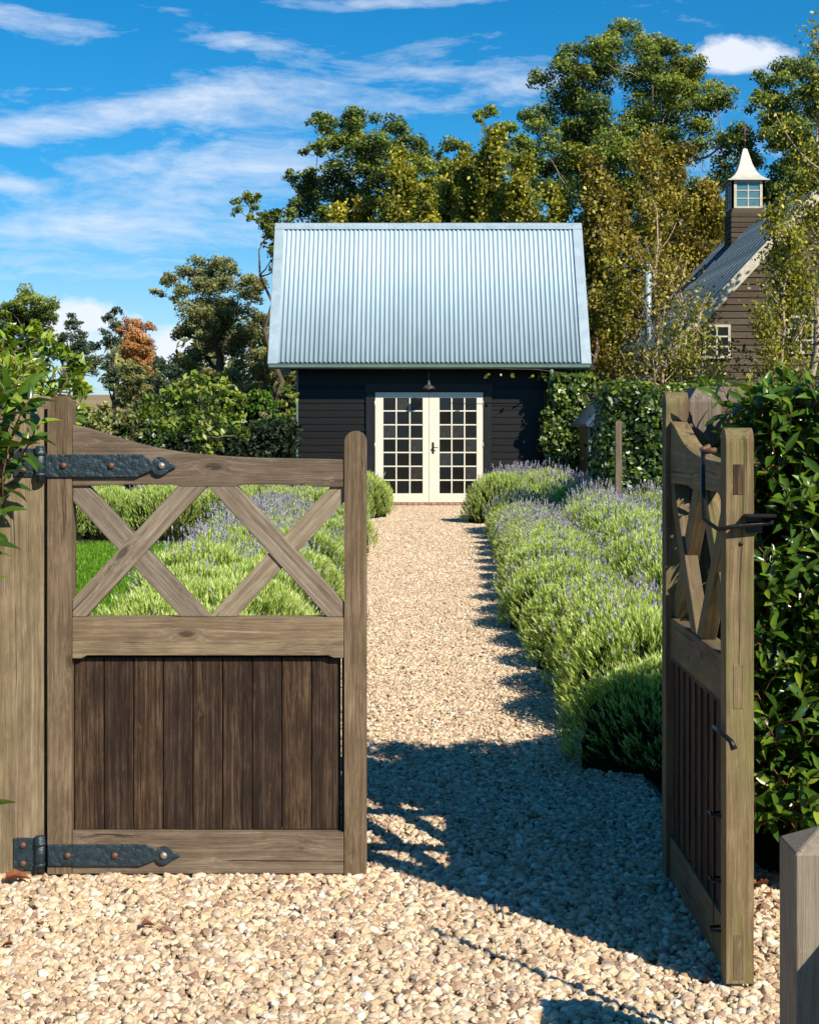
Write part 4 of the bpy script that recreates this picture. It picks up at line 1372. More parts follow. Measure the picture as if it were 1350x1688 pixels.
# right bed
LR_ = 'silvery green lavender bush in the mass right of the gravel path'
edge = lambda y: float(np.interp(y, [6.5, 8.9, 10, 11.7, 15, 20, 22.5], [0.75, 0.86, 0.84, 0.75, 0.95, 1.10, 1.12]))
ORD = 'first second third fourth fifth sixth seventh eighth ninth tenth eleventh twelfth thirteenth fourteenth fifteenth sixteenth seventeenth eighteenth nineteenth twentieth'.split()
ROWN = ['', 'second row in from the gravel', 'third row in from the gravel', 'fourth row in from the gravel', 'fifth row in from the gravel']
y = 7.15
i = 0
while y < 22.2:
    s = rng.uniform(0.92, 1.08)
    xe = edge(y)
    lab = {0: 'nearest lavender bush right of the path, in deep shade by the open gate',
           1: 'lavender bush just beyond the shaded nearest one beside the open gate'}.get(i, f'{ORD[i]} lavender bush beyond the open gate along the right edge of the gravel path')
    kd = 0 if y < 8.0 else (1 if y < 16 else (1 if rng.uniform() < .5 else 2))
    lav(xe + 0.44 * s, y, s, kd, lab, GR, float(np.interp(y, [7, 10, 13], [0.88, 0.84, 0.84])))
    for q in (1, 2, 3, 4):
        xx = xe + 0.44 + 0.78 * q + rng.uniform(-.07, .07)
        if xx > 0.27 * y + 0.5: break
        if 14 < y < 20 and xx > 2.5: break
        k2 = (0 if y < 9.5 else 1) if q == 1 and y < 17 else (2 if rng.uniform() < 0.5 else 1)
        lav(xx, y + rng.uniform(-.2, .2), rng.uniform(0.95, 1.1), k2, f'{ORD[i]} lavender bush beyond the open gate in the {ROWN[q]}', GR, float(np.interp(y, [7, 10, 13], [0.95, 1.0, 1.1])))
    y += 0.92
    i += 1
for x, y, s, kd in ((1.38, 24.6, 1.05, 1), (1.72, 25.5, 1.1, 2), (2.2, 24.9, 1.1, 1), (1.95, 26.3, 1.1, 2)):
    lav(x, y, s, kd, {1.38: 'rounded lavender bush standing forward at the right of the barn doors', 1.72: 'purple topped lavender just behind the rounded bush by the barn doors', 2.2: 'lavender bush in front of the terracotta pot rim'}.get(x, 'lavender bush farthest back, under the barn wall right of the doors'), GR, 1.15)
for n_, x in enumerate(np.arange(2.2, 5.2, 0.8)):
    lav(x, 23.2 + rng.uniform(-.2, .2), 1.08, 2, f'{ORD[n_]} purple lavender bush from the vine in the rearmost row of the right bed', GR, 1.12)
    lav(x + 0.3, 22.3 + rng.uniform(-.2, .2), 1.05, 2 if rng.uniform() < .5 else 1, f'{ORD[n_]} lavender bush from the path in the row before the rearmost purple row', GR, 1.1)
# left bed
LL_ = 'pale green lavender bush seen through the closed gate braces'
y = 8.2
i = 0
while y < 19.5:
    i += 1
    LL_ = f'{ORD[i - 1]} lavender bush beyond the closed gate along the left edge of the gravel'
    LM_ = f'{ORD[i - 1]} lavender bush beyond the closed gate in the row beside the lawn'
    lav(-0.55 - 0.46 + rng.uniform(-.05, .05), y, rng.uniform(0.95, 1.1), 1 if y > 12 else 0, LL_, GL, 0.92)
    if y < 9.0: pass
    elif y < 13.6: lav(-1.44 + rng.uniform(-.07, .07), y + rng.uniform(-.2, .2), rng.uniform(0.92, 1.05), 0 if y < 11 else 1, LM_, GL, 1.0)
    elif y > 15.0: lav(-1.62 + rng.uniform(-.07, .07), y + rng.uniform(-.2, .2), rng.uniform(0.92, 1.05), 2, LM_, GL, 1.05)
    else: lav(-1.55, y, 1.0, 2, LM_, GL, 1.0)
    y += 0.80
for x, y, s in ((-0.86, 26.0, 1.05), (-0.83, 27.2, 1.05), (-1.1, 24.6, 1.0), (-1.15, 23.2, 1.0), (-1.1, 21.6, 1.0), (-1.1, 20.3, 1.0)):
    lav(x, y, s, 0 if y > 25 else 1, {26.0: 'round green lavender bush left of the path, nearest before the barn doors', 27.2: 'round green lavender bush against the left of the barn doors'}.get(y, f'lavender bush hidden mostly by the latch stile, {ORD[int(y) - 20]} of those before the barn wall'), GL, 1.18)
for k, x in enumerate(np.arange(-5.6, -1.6, 0.78)):
    lav(x, 21.4 + rng.uniform(-.1, .1), 1.02, 0 if k < 3 else 1, f'{ORD[k]} lavender bush from the left in the row beyond the lawn', GF, 1.1)
    lav(x + 0.4, 22.4 + rng.uniform(-.1, .1), 1.02, 1, f'{ORD[k]} lavender bush from the left, behind the front row beyond the lawn', GF, 1.1)


# ------------------------------------------------------------------ grass on the lawns
def grass():
    r = np.random.default_rng(4)
    xs, ys = [], []
    for x0, x1, y0, y1, n in ((-6.0, -2.1, 9.0, 20.6, 42000), (2.6, 5.0, 14.6, 20.4, 8000)):
        xs.append(r.uniform(x0, x1, n)); ys.append(r.uniform(y0, y1, n))
    x = np.concatenate(xs); y = np.concatenate(ys); n = len(x)
    h = r.uniform(0.025, 0.055, n)
    d = unit(np.stack([r.normal(0, .35, n), r.normal(0, .35, n), np.ones(n)], -1))
    sd = unit(np.stack([r.normal(size=n), r.normal(size=n), np.zeros(n)], -1))
    b0 = np.stack([x, y, np.full(n, -0.006)], -1)
    w_ = r.uniform(0.004, 0.009, n)[:, None]
    vs = np.stack([b0 - sd * w_, b0 + sd * w_, b0 + d * h[:, None]], 1).reshape(-1, 3)
    f = np.arange(3 * n).reshape(n, 3)
    tag(link('grass', np_mesh('grass', vs, f, M['grass'], np.clip(r.normal(.5, .2, n), 0, 1))), kind='stuff')


grass()


# ------------------------------------------------------------------ trees
def clump_leaves(cl, r, leaf, dens, flat=0.75, sub=9, up=0.25, nj=0.75):
    """cl (n,4) x,y,z,radius -> leaf rhombs; every clump is a cluster of smaller tufts"""
    C, Nn, T = [], [], []
    for x, y, z, R0 in cl:
        ns = max(4, int(sub))
        dirs = unit(r.normal(size=(ns, 3)) + np.array([0, 0, up]))
        cs = np.array([x, y, z]) + dirs * R0 * np.array([1, 1, flat]) * r.uniform(0.35, 0.95, (ns, 1))
        rs = R0 * r.uniform(0.30, 0.55, ns)
        tone = r.normal(0, 0.10)
        for c, q in zip(cs, rs):
            n = max(6, int(dens * 25.0 / (leaf * leaf) * q * q))
            dd = unit(r.normal(size=(n, 3)) + np.array([0, 0, 0.15]))
            pp = c + dd * q * (r.uniform(0, 1, (n, 1)) ** 0.45) * np.array([1.1, 1.1, 0.8])
            C.append(pp); Nn.append(unit(dd + r.normal(size=(n, 3)) * nj))
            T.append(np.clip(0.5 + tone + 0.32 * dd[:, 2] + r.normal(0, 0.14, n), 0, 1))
    C = np.concatenate(C); Nn = np.concatenate(Nn); T = np.concatenate(T)
    u, v = frame_from(Nn, r)
    n = len(C)
    L = leaf * r.uniform(0.7, 1.35, n)
    return rhombs(C, u, v, L, L * r.uniform(0.4, 0.6, n)), T


def limb_paths(base, cl, r, r0, lean=(0, 0)):
    """trunk, then limbs that branch from the nearest lower limb towards each clump"""
    base = np.array(base, float)
    top = cl[np.argmax(cl[:, 2])][:3]
    cen = cl[:, :3].mean(0)
    n = 10
    s = np.linspace(0, 1, n)[:, None]
    end = np.array([cen[0] * .5 + top[0] * .5, cen[1], base[2] + (top[2] - base[2]) * 0.82])
    tp = base * (1 - s) + end * s
    tp[1:-1, :2] += r.normal(size=(n - 2, 2)) * 0.018 * (top[2] - base[2])
    rad = r0 * (1 - 0.88 * s[:, 0]) + 0.01
    paths = [(tp, rad)]
    nodes = [(tp[k], rad[k], 0) for k in range(2, n)]
    order = np.argsort([np.linalg.norm(c[:3] - end) * 0.4 + np.min(np.linalg.norm(tp[2:] - c[:3], axis=1)) for c in cl])
    for i in order:
        c = cl[i, :3]; q = cl[i, 3]
        best, bc = None, 1e9
        for p, w_, lv in nodes:
            d = np.linalg.norm(c - p) + max(0, p[2] - c[2] + 0.3 * q) * 2.2 + lv * 0.15 * q
            if d < bc: best, bc = (p, w_, lv), d
        p, w_, lv = best
        tgt = c - (c - p) * 0.1
        L = np.linalg.norm(tgt - p)
        ctrl = (p + tgt) / 2 + np.array([0, 0, -0.10 * L]) + r.normal(size=3) * 0.10 * L
        pth = bez(p, ctrl, tgt, 6)
        pth[1:-1] += r.normal(size=(4, 3)) * 0.025 * L
        a = min(w_ * 0.7, r0 * 0.4)
        e_ = max(a * 0.5, 0.012)
        paths.append((pth, np.linspace(a, e_, 6)))
        nodes.append((pth[3], a * 0.8, lv + 1)); nodes.append((tgt, e_, lv + 1))
        for _ in range(4):
            e = c + unit(r.normal(size=3) + [0, 0, .5]) * q * 0.75
            paths.append((bez(tgt, (tgt + e) / 2 + r.normal(size=3) * q * .12, e, 4), np.linspace(e_ * 0.6, 0.006, 4)))
    return paths


def tree(name, label, cat, group, pix, d, base_px, mat, bark, seed, leaf=0.2, dens=260, depth=1.0, r0=0.3, extra=0, flat=0.75, sub=9, up=0.25):
    leaf = leaf * 0.72
    r = np.random.default_rng(seed)
    cl = []
    k = d / 2600
    for px, py, q in pix:
        dd = d + r.normal(0, 1) * depth
        X_, Y_, Z_ = P(px, py, dd)
        cl.append((X_, Y_, Z_, q * k * 1.28))
    for _ in range(extra):
        px, py, q = pix[int(r.integers(len(pix)))]
        dd = d + r.uniform(0.8, 2.2) * depth
        X_, Y_, Z_ = P(px + r.normal() * 14, py + abs(r.normal()) * 16, dd)
        cl.append((X_, Y_, Z_, q * k * 0.8))
    for _ in range(len(pix) // 2):     # inner fill, lower and towards the stem
        px, py, q = pix[int(r.integers(len(pix)))]
        X_, Y_, Z_ = P(px * .75 + base_px * .25, py + q * 1.3, d + r.normal() * depth)
        cl.append((X_, Y_, Z_, q * k * 1.2))
    cl = np.array(cl)
    bx = P(base_px, 0, d)[0]
    e = empty(name, label, cat, (bx, d, 0), group)
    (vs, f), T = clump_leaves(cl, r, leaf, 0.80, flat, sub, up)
    vs = vs - np.array([bx, d, 0])
    o = link('crown', np_mesh('crown', vs, f, mat, T), e)
    pts = limb_paths((bx, d, -0.3), cl, r, r0)
    pts = [(p - np.array([bx, d, 0]), q) for p, q in pts]
    link('trunk', tubes('trunk', pts, bark, 6), e)
    return e


GT = 'tall eucalypts behind the barn'
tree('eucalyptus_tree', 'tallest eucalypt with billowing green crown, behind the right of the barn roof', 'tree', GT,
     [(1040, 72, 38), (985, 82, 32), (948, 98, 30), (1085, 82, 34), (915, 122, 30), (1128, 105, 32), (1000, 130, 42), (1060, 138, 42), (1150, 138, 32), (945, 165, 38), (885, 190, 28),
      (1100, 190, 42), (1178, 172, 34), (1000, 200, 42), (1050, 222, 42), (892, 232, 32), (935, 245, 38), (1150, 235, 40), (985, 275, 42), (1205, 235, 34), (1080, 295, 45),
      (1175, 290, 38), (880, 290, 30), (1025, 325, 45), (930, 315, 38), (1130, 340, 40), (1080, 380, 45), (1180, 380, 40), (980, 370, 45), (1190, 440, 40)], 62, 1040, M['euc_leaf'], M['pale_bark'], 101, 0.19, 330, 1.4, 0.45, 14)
tree('eucalyptus_tree', 'eucalypt cut by the right edge of the picture behind the cupola', 'tree', GT,
     [(1275, 130, 28), (1312, 112, 32), (1350, 95, 30), (1262, 175, 28), (1300, 180, 38), (1345, 170, 36), (1400, 140, 45), (1280, 232, 34), (1330, 245, 36), (1390, 230, 45), (1245, 265, 26), (1300, 300, 38), (1360, 320, 40),
      (1250, 330, 34), (1290, 370, 40), (1230, 390, 34)], 60, 1300, M['euc_leaf'], M['pale_bark'], 102, 0.19, 330, 1.2, 0.4, 6)
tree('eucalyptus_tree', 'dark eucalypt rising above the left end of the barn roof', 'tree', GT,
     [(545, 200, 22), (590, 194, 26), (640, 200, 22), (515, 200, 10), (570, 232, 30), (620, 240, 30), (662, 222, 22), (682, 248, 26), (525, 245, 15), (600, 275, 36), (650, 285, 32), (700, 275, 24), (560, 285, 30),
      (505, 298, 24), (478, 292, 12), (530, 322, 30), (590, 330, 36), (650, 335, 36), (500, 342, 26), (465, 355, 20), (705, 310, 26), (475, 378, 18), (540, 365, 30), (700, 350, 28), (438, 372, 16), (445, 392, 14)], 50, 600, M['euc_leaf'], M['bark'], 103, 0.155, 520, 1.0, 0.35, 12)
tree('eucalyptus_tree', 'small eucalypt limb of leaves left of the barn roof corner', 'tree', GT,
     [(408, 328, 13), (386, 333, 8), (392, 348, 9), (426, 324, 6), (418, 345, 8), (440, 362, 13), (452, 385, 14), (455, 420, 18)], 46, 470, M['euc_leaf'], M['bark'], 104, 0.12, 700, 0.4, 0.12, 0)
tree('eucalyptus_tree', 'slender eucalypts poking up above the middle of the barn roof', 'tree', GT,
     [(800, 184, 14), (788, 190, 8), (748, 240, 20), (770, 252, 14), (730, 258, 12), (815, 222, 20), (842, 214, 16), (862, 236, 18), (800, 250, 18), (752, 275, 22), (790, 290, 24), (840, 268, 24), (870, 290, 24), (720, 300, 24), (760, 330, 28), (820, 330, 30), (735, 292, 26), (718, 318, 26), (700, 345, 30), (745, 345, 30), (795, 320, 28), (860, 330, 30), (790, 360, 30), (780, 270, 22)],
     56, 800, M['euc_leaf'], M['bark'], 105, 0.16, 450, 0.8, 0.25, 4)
GT2 = 'trees beyond the garden on the left'
tree('eucalyptus_tree', 'wide olive eucalypt left of the barn against the sky', 'tree', GT2,
     [(340, 436, 24), (368, 442, 22), (312, 450, 18), (278, 462, 14), (260, 484, 10), (298, 488, 14), (392, 470, 24), (430, 468, 16), (345, 480, 30), (400, 508, 28), (330, 528, 30), (372, 545, 32), (422, 538, 24), (296, 552, 18),
      (340, 585, 32), (400, 590, 30), (302, 605, 24), (432, 598, 22), (375, 630, 30), (330, 650, 28), (425, 650, 24), (460, 560, 22), (470, 620, 24), (290, 655, 22)], 58, 370, M['euc_olive'], M['bark'], 106, 0.155, 430, 1.2, 0.35, 8)
tree('round_tree', 'dense round green tree at the far left edge', 'tree', GT2,
     [(40, 492, 22), (68, 500, 18), (18, 510, 18), (48, 525, 24), (80, 525, 14), (0, 525, 20), (62, 550, 20), (18, 548, 22), (85, 560, 12), (-30, 520, 28), (40, 575, 24), (0, 580, 24), (80, 590, 16)], 62, 40, M['euc_leaf'], M['bark'], 107, 0.16, 480, 1.0, 0.3, 4)
tree('slender_tree', 'thin blue green tree left of the orange autumn tree', 'tree', GT2,
     [(118, 522, 8), (118, 538, 12), (132, 556, 14), (108, 560, 14), (145, 572, 12), (122, 580, 16), (100, 585, 14), (150, 595, 14), (125, 605, 16)], 66, 122, M['euc_blue'], M['bark'], 108, 0.16, 380, 0.6, 0.15, 2)
tree('slender_tree', 'dark narrow tree just left of the orange autumn tree', 'tree', GT2,
     [(190, 514, 9), (180, 528, 12), (195, 540, 12), (172, 550, 9), (185, 565, 12), (176, 595, 11), (190, 610, 12), (180, 625, 12)], 60, 184, M['euc_blue'], M['bark'], 109, 0.15, 420, 0.6, 0.12, 2)
tree('autumn_tree', 'orange autumn tree among green trees beyond the hedge', 'tree', GT2,
     [(218, 535, 13), (244, 542, 12), (202, 548, 10), (225, 560, 18), (212, 575, 16), (244, 570, 14), (226, 590, 20), (250, 590, 10)], 56, 226, M['autumn'], M['bark'], 110, 0.13, 380, 0.5, 0.15, 0)
for k, (lab, pix, dd, mt) in enumerate((
        ('low olive tree below the orange autumn tree', [(215, 612, 18), (240, 618, 18), (228, 635, 20), (205, 645, 16), (250, 645, 18)], 52, M['euc_olive']),
        ('low blue green bush between autumn tree and the wide eucalypt', [(265, 600, 14), (280, 615, 16), (265, 640, 18), (290, 640, 18)], 50, M['euc_blue']),
        ('dark bushes beneath the wide eucalypt', [(320, 660, 24), (360, 665, 24), (400, 665, 24), (440, 660, 24), (470, 665, 22)], 44, M['dark_leaf']))):
    tree('bushy_tree', lab, 'tree', GT2, pix, dd, pix[0][0], mt, M['bark'], 120 + k, 0.13, 420, 0.5, 0.1, 3)

# far tree line closing the horizon behind the barn
def treeline():
    r = np.random.default_rng(77)
    cl = []
    for _ in range(210):
        x = r.uniform(-14, 60); y = r.uniform(72, 90)
        cl.append((x, y, r.uniform(0.6, 6.5), r.uniform(1.4, 2.4)))
    for _ in range(60):
        x = r.uniform(-60, -14); y = r.uniform(95, 115)
        cl.append((x, y, r.uniform(0.5, 2.4), r.uniform(0.9, 1.8)))
    cl = np.array(cl)
    (vs, f), T = clump_leaves(cl, r, 0.5, 0.45, 0.8, 9)
    tag(link('far_woods', np_mesh('far_woods', vs, f, M['euc_olive'], T)), kind='stuff')


treeline()


# birches: slender, many rising branches
def birch(label, group, px, top_py, d, wid_px, mat, seed, nleaf=9000, leaf=0.1, stems=1, crown_from=0.18, bark='birch_bark', dens_low=1.0, bend=0.0):
    r = np.random.default_rng(seed)
    X0 = P(px, 0, d)[0]
    H = P(px, top_py, d)[2]
    Wd = wid_px * d / 2600 / 2
    e = empty('birch_tree', label, 'tree', (X0, d, 0), group)
    paths, C = [], []
    Nn, T = [], []
    for s_ in range(stems):
        lean = np.array([r.normal() * 0.04 * H + bend, r.normal() * 0.03 * H, 0]) * (1.0 if stems == 1 else 2.0)
        hh = H * (1 if s_ == 0 else r.uniform(0.75, 0.95))
        tp = bez(np.zeros(3) + np.array([r.normal() * .1 * (stems > 1), 0, -0.1]), lean * 0.3 + np.array([0, 0, hh * .5]), lean * (0 if s_ == 0 else 1) + np.array([0, 0, hh]), 10)
        tp[1:-1, :2] += r.normal(size=(8, 2)) * 0.012 * H
        paths.append((tp, np.linspace(0.011 * H, 0.01, 10)))
        nb = int(46 / stems)
        for b_ in range(nb):
            q = crown_from + (1 - crown_from) * (b_ + r.uniform()) / nb
            k = q * 9
            i = min(int(k), 8)
            p0 = tp[i] * (1 - k + i) + tp[i + 1] * (k - i)
            env = Wd * (math.sin(min(1, (1 - q) * 1.5 + 0.12) * PI / 2)) * (0.75 + 0.25 * min(1, q / 0.4)) * r.uniform(0.6, 1.1)
            a = r.uniform(0, 2 * PI)
            rise = env * r.uniform(0.7, 1.5)
            p2 = p0 + np.array([env * math.cos(a), env * math.sin(a), rise])
            p1 = p0 + np.array([env * math.cos(a) * .6, env * math.sin(a) * .6, rise * 0.3])
            pth = bez(p0, p1, p2, 6)
            paths.append((pth, np.linspace(0.0035 * H * (1.2 - q) + 0.006, 0.005, 6)))
            n = int(nleaf / 46 * r.uniform(0.6, 1.4) * (1 if q > 0.5 else dens_low))
            ss = r.uniform(0.25, 1.08, n)
            pos = (1 - ss[:, None]) ** 2 * p0 + 2 * ss[:, None] * (1 - ss[:, None]) * p1 + ss[:, None] ** 2 * p2
            sp = Wd * 0.20
            pos = pos + r.normal(size=(n, 3)) * np.array([sp, sp, sp * 1.1]) * 0.8
            C.append(pos)
            o_ = unit(pos * np.array([1, 1, 0]) + 1e-4)
            Nn.append(unit(o_ * 0.5 + r.normal(size=(n, 3)) * 0.8 + np.array([0, 0, 0.3])))
            T.append(np.clip(r.normal(0.5 + r.normal() * 0.12, 0.2, n), 0, 1))
    C = np.concatenate(C); Nn = np.concatenate(Nn); T = np.concatenate(T)
    u, v = frame_from(Nn, r)
    u = unit(u + np.array([0, 0, -0.5]))
    v = np.cross(Nn, u)
    L = leaf * r.uniform(0.7, 1.3, len(C))
    vs, f = rhombs(C, u, v, L, L * 0.62)
    link('crown', np_mesh('crown', vs, f, mat, T), e)
    link('trunk', tubes('trunk', paths, M[bark], 5), e)
    return e


GB = 'row of golden birches behind the barn'
rowb = [(655, 262, 39.0, 90, 'birch_green'), (705, 318, 38.0, 70, 'birch_green'), (765, 262, 40, 72, 'birch_green'), (818, 226, 39, 85, 'birch_green'), (862, 262, 38, 70, 'birch_green'),
        (912, 315, 37, 80, 'birch_green'), (975, 275, 36.5, 90, 'birch_gold'), (1020, 320, 46.5, 90, 'birch_gold'), (1072, 226, 47.5, 105, 'birch_gold'), (1125, 250, 48.5, 95, 'birch_gold'),
        (1165, 310, 49.5, 85, 'birch_gold'), (600, 335, 40, 70, 'birch_gold'), (738, 305, 41, 80, 'birch_green'), (555, 350, 40, 70, 'birch_green')]
for k, (px, ty, d, wd, mt) in enumerate(rowb):
    where = ['yellow green birch rising behind the left half of the barn ridge', 'short yellow green birch behind the middle of the ridge', 'olive green birch with a pointed tip behind the middle of the ridge',
             'tall yellow green birch, highest behind the barn ridge', 'yellow green birch just right of the highest one above the ridge', 'low yellow green birch behind the right third of the ridge',
             'golden birch at the right end of the barn roof', 'low brown gold birch just right of the barn roof', 'tall broad golden birch between the barn and the house',
             'golden birch with pale trunk left of the cupola', 'golden birch showing directly above the left roof slope of the house', 'low golden birch behind the left end of the ridge', 'low yellow green birch filling the gap behind the ridge centre', 'short yellow green birch, leftmost one above the barn ridge'][k]
    birch(where, GB, px, ty, d, wd * 1.1, M[mt], 200 + k, 15000, 0.105 if d < 45 else 0.125, stems=1 if k not in (7, 8) else 2, dens_low=0.9)
GB2 = 'birches in front of the brown house'
birch('tall yellow green birch in front of the brown gable at the right edge', GB2, 1352, 60, 30.0, 200, M['birch_green'], 301, 11000, 0.085, 3, 0.22, dens_low=0.3)
birch('yellow green birch screening the cupola side of the brown gable', GB2, 1285, 345, 27.5, 120, M['birch_green'], 302, 5000, 0.085, 2, 0.30, dens_low=0.7)
birch('thin birch with pale stems before the lower roof of the house', GB2, 1083, 350, 31.5, 150, M['birch_gold'], 303, 2900, 0.075, 3, 0.28, dens_low=0.8)
birch('leafy young birch at the foot of the brown gable', GB2, 1150, 500, 28.0, 130, M['birch_green'], 304, 3000, 0.075, 3, 0.25)
birch('small birch between the barn corner and the house', GB2, 1010, 430, 32.0, 90, M['birch_green'], 305, 4000, 0.085, 2, 0.2)


# ------------------------------------------------------------------ the brown gabled house
def house():
    h = empty('gabled_house', 'brown weatherboard house with white bargeboards and a small cupola', 'house', (0, 0, 0))
    Y = 34.0
    xc, zc = 8.80, 6.55
    m = (6.55 - 2.95) / (8.80 - 5.42)
    xl, xr_ = 5.75, 11.85
    lx = lambda z: max(xl, xc - (zc - z) / m)
    rx = lambda z: min(xr_, xc + (zc - z) / m)
    # body behind the boards
    bm = bmesh.new()
    y1 = 45.0
    pts = [(xl, 0), (xr_, 0), (xr_, zc - (xr_ - xc) * m - 0.06), (xc, zc - 0.06), (xl, zc - (xc - xl) * m - 0.06)]
    A = [bm.verts.new((x, Y + 0.03, z)) for x, z in pts]; B_ = [bm.verts.new((x, y1, z)) for x, z in pts]
    bm.faces.new(A); bm.faces.new(B_[::-1])
    for i in range(5):
        bm.faces.new((A[(i + 1) % 5], A[i], B_[i], B_[(i + 1) % 5]))
    bmesh.ops.recalc_face_normals(bm, faces=bm.faces[:])
    link('wall', bm_mesh('wall', bm), h, M['brown_board'])
    weatherboards(h, lx, rx, Y + 0.028, 0.05, zc - 0.25, 0.146, M['brown_board'], th=0.035)
    # roof slopes
    for s in (-1, 1):
        bm = bmesh.new()
        ex = xc + s * 3.62
        ez = zc - 3.62 * m
        nx_ = 14
        y0 = Y - 0.35
        q = []
        for off in (0.10, 0.02):
            for (x, z) in ((xc, zc), (ex, ez)):
                for yy in (y0, y1 + 0.3):
                    q.append(bm.verts.new((x, yy, z + off)))
        for f in ((0, 1, 3, 2), (4, 6, 7, 5), (0, 4, 5, 1), (2, 3, 7, 6), (0, 2, 6, 4), (1, 5, 7, 3)):
            bm.faces.new([q[i] for i in f])
        bmesh.ops.recalc_face_normals(bm, faces=bm.faces[:])
        link('roof', bm_mesh('roof', bm), h, M['slate_metal'])
        # standing seams
        for yy in np.arange(y0 + 0.3, y1, 0.62):
            bm = bmesh.new()
            L = math.hypot(3.62, 3.62 * m)
            add_box(bm, -L / 2, L / 2, -0.012, 0.012, 0, 0.03)
            o = link('roof_seam', bm_mesh('roof_seam', bm), h, M['slate_metal'])
            o.location = ((xc + ex) / 2, yy, (zc + ez) / 2 + 0.101)
            o.rotation_euler = (0, s * math.atan(m), 0)
        # bargeboard
        bm = bmesh.new()
        d = np.array([ex - xc, ez - zc]); d /= np.linalg.norm(d)
        n_ = np.array([-d[1], d[0]]) * s
        A = [bm.verts.new((p[0], Y - 0.40, p[1])) for p in ((xc, zc + 0.16), (ex + d[0] * 0.02, ez + 0.15), (ex, ez - 0.17), (xc, zc - 0.16))]
        B_ = [bm.verts.new((v.co.x, Y - 0.355, v.co.z)) for v in A]
        bm.faces.new(A); bm.faces.new(B_[::-1])
        for i in range(4):
            bm.faces.new((A[(i + 1) % 4], A[i], B_[i], B_[(i + 1) % 4]))
        bmesh.ops.recalc_face_normals(bm, faces=bm.faces[:])
        bmesh.ops.bevel(bm, geom=bm.edges[:], offset=0.008, segments=1, affect='EDGES')
        link('bargeboard', bm_mesh('bargeboard', bm), h, M['white_board'])
    # lower verandah roof on the left
    bm = bmesh.new()
    vs = [bm.verts.new(p) for p in ((5.62, 33.4, 2.98), (4.72, 33.4, 2.30), (4.72, 42, 2.30), (5.62, 42, 2.98), (5.62, 33.4, 2.92), (4.72, 33.4, 2.24), (4.72, 42, 2.24), (5.62, 42, 2.92))]
    for f in ((0, 1, 2, 3), (7, 6, 5, 4), (0, 4, 5, 1), (1, 5, 6, 2), (2, 6, 7, 3), (3, 7, 4, 0)):
        bm.faces.new([vs[i] for i in f])
    bmesh.ops.recalc_face_normals(bm, faces=bm.faces[:])
    link('verandah_roof', bm_mesh('verandah_roof', bm), h, M['slate_metal'])
    for yy in (33.5, 36.3, 39.2):
        box('verandah_post', 4.78, 4.88, yy, yy + 0.1, 0, 2.28, M['white_board'], h, 0.006)
    link('flue', tubes('flue', [([(5.9, 39, 2.9), (5.9, 39, 5.4)], 0.08), ([(5.9, 39, 5.4), (5.9, 39, 5.5)], 0.13)], M['zinc'], 12), h)

    def window(x0, x1, z0, z1, cols, rows):
        bm = bmesh.new()
        fw = 0.055
        yy = Y - 0.05
        add_box(bm, x0 - fw, x0, yy, yy + .06, z0, z1); add_box(bm, x1, x1 + fw, yy, yy + .06, z0, z1)
        add_box(bm, x0 - fw, x1 + fw, yy, yy + .06, z1, z1 + fw); add_box(bm, x0 - fw - .03, x1 + fw + .03, yy - .03, yy + .06, z0 - fw, z0)
        wn = link('window', bm_mesh('window', bm), h, M['white_board'])
        mu = 0.034
        cw = (x1 - x0 - mu * (cols - 1)) / cols; rh = (z1 - z0 - mu * (rows - 1)) / rows
        for i in range(cols - 1):
            x = x0 + cw * (i + 1) + mu * i
            box('muntin', x, x + mu, yy + .01, yy + .035, z0, z1, M['white_board'], wn)
        for j in range(rows - 1):
            z = z0 + rh * (j + 1) + mu * j
            box('muntin', x0, x1, yy + .012, yy + .033, z, z + mu, M['white_board'], wn)
        pm = box_mesh('pane', cw, 0.004, rh); pm.materials.append(M['glass'])
        for i in range(cols):
            for j in range(rows):
                o = link('pane', pm, wn)
                o.location = (x0 + cw * (i + .5) + mu * i, yy + .022, z0 + rh * (j + .5) + mu * j)
                o.rotation_euler = (R(rng.normal() * 0.6), 0, R(rng.normal() * 0.6))
    window(8.20, 9.40, 3.12, 3.84, 5, 3)
    window(6.38, 6.86, 3.02, 3.64, 2, 3)
    # cupola: square box with windows and a swept metal roof
    cu = link('cupola', box_mesh('cupola', 0.84, 0.84, 1.25, 0.006), h, M['brown_board'])
    cu.location = (8.80, 41.4, 6.55)
    rows = 7
    for k in range(rows):   # timber shakes round the base
        z = -0.36 + k * 0.135
        for nm, sx, sy, px_, py_ in (('plank', 0.90, 0.03, 0, -0.435), ('plank', 0.03, 0.90, -0.435, 0)):
            o = link(nm, box_mesh(nm, sx, sy, 0.12, 0.006), cu, M['brown_board'])
            o.location = (px_, py_, z); o.rotation_euler = (R(3) if sy < 0.1 else 0, 0, 0)
    for face in range(4):
        a = face * PI / 2
        ca, sa = math.cos(a), math.sin(a)
        def place(o, x, y, z):
            o.location = (x * ca - y * sa, x * sa + y * ca, z); o.rotation_euler = (0, 0, a)
        fr = bmesh.new()
        zb, zt2 = 0.62, 1.34
        add_box(fr, -0.43, -0.30, -0.43, -0.37, zb, zt2); add_box(fr, 0.30, 0.43, -0.43, -0.37, zb, zt2)
        add_box(fr, -0.30, 0.30, -0.425, -0.375, zb, zb + 0.05); add_box(fr, -0.30, 0.30, -0.425, -0.375, zt2 - 0.05, zt2)
        add_box(fr, -0.015, 0.015, -0.42, -0.38, zb + .05, zt2 - .05)
        for q in (1, 2):
            zz = zb + .05 + (zt2 - zb - .1) * q / 3
            add_box(fr, -0.30, 0.30, -0.417, -0.383, zz - .012, zz + .012)
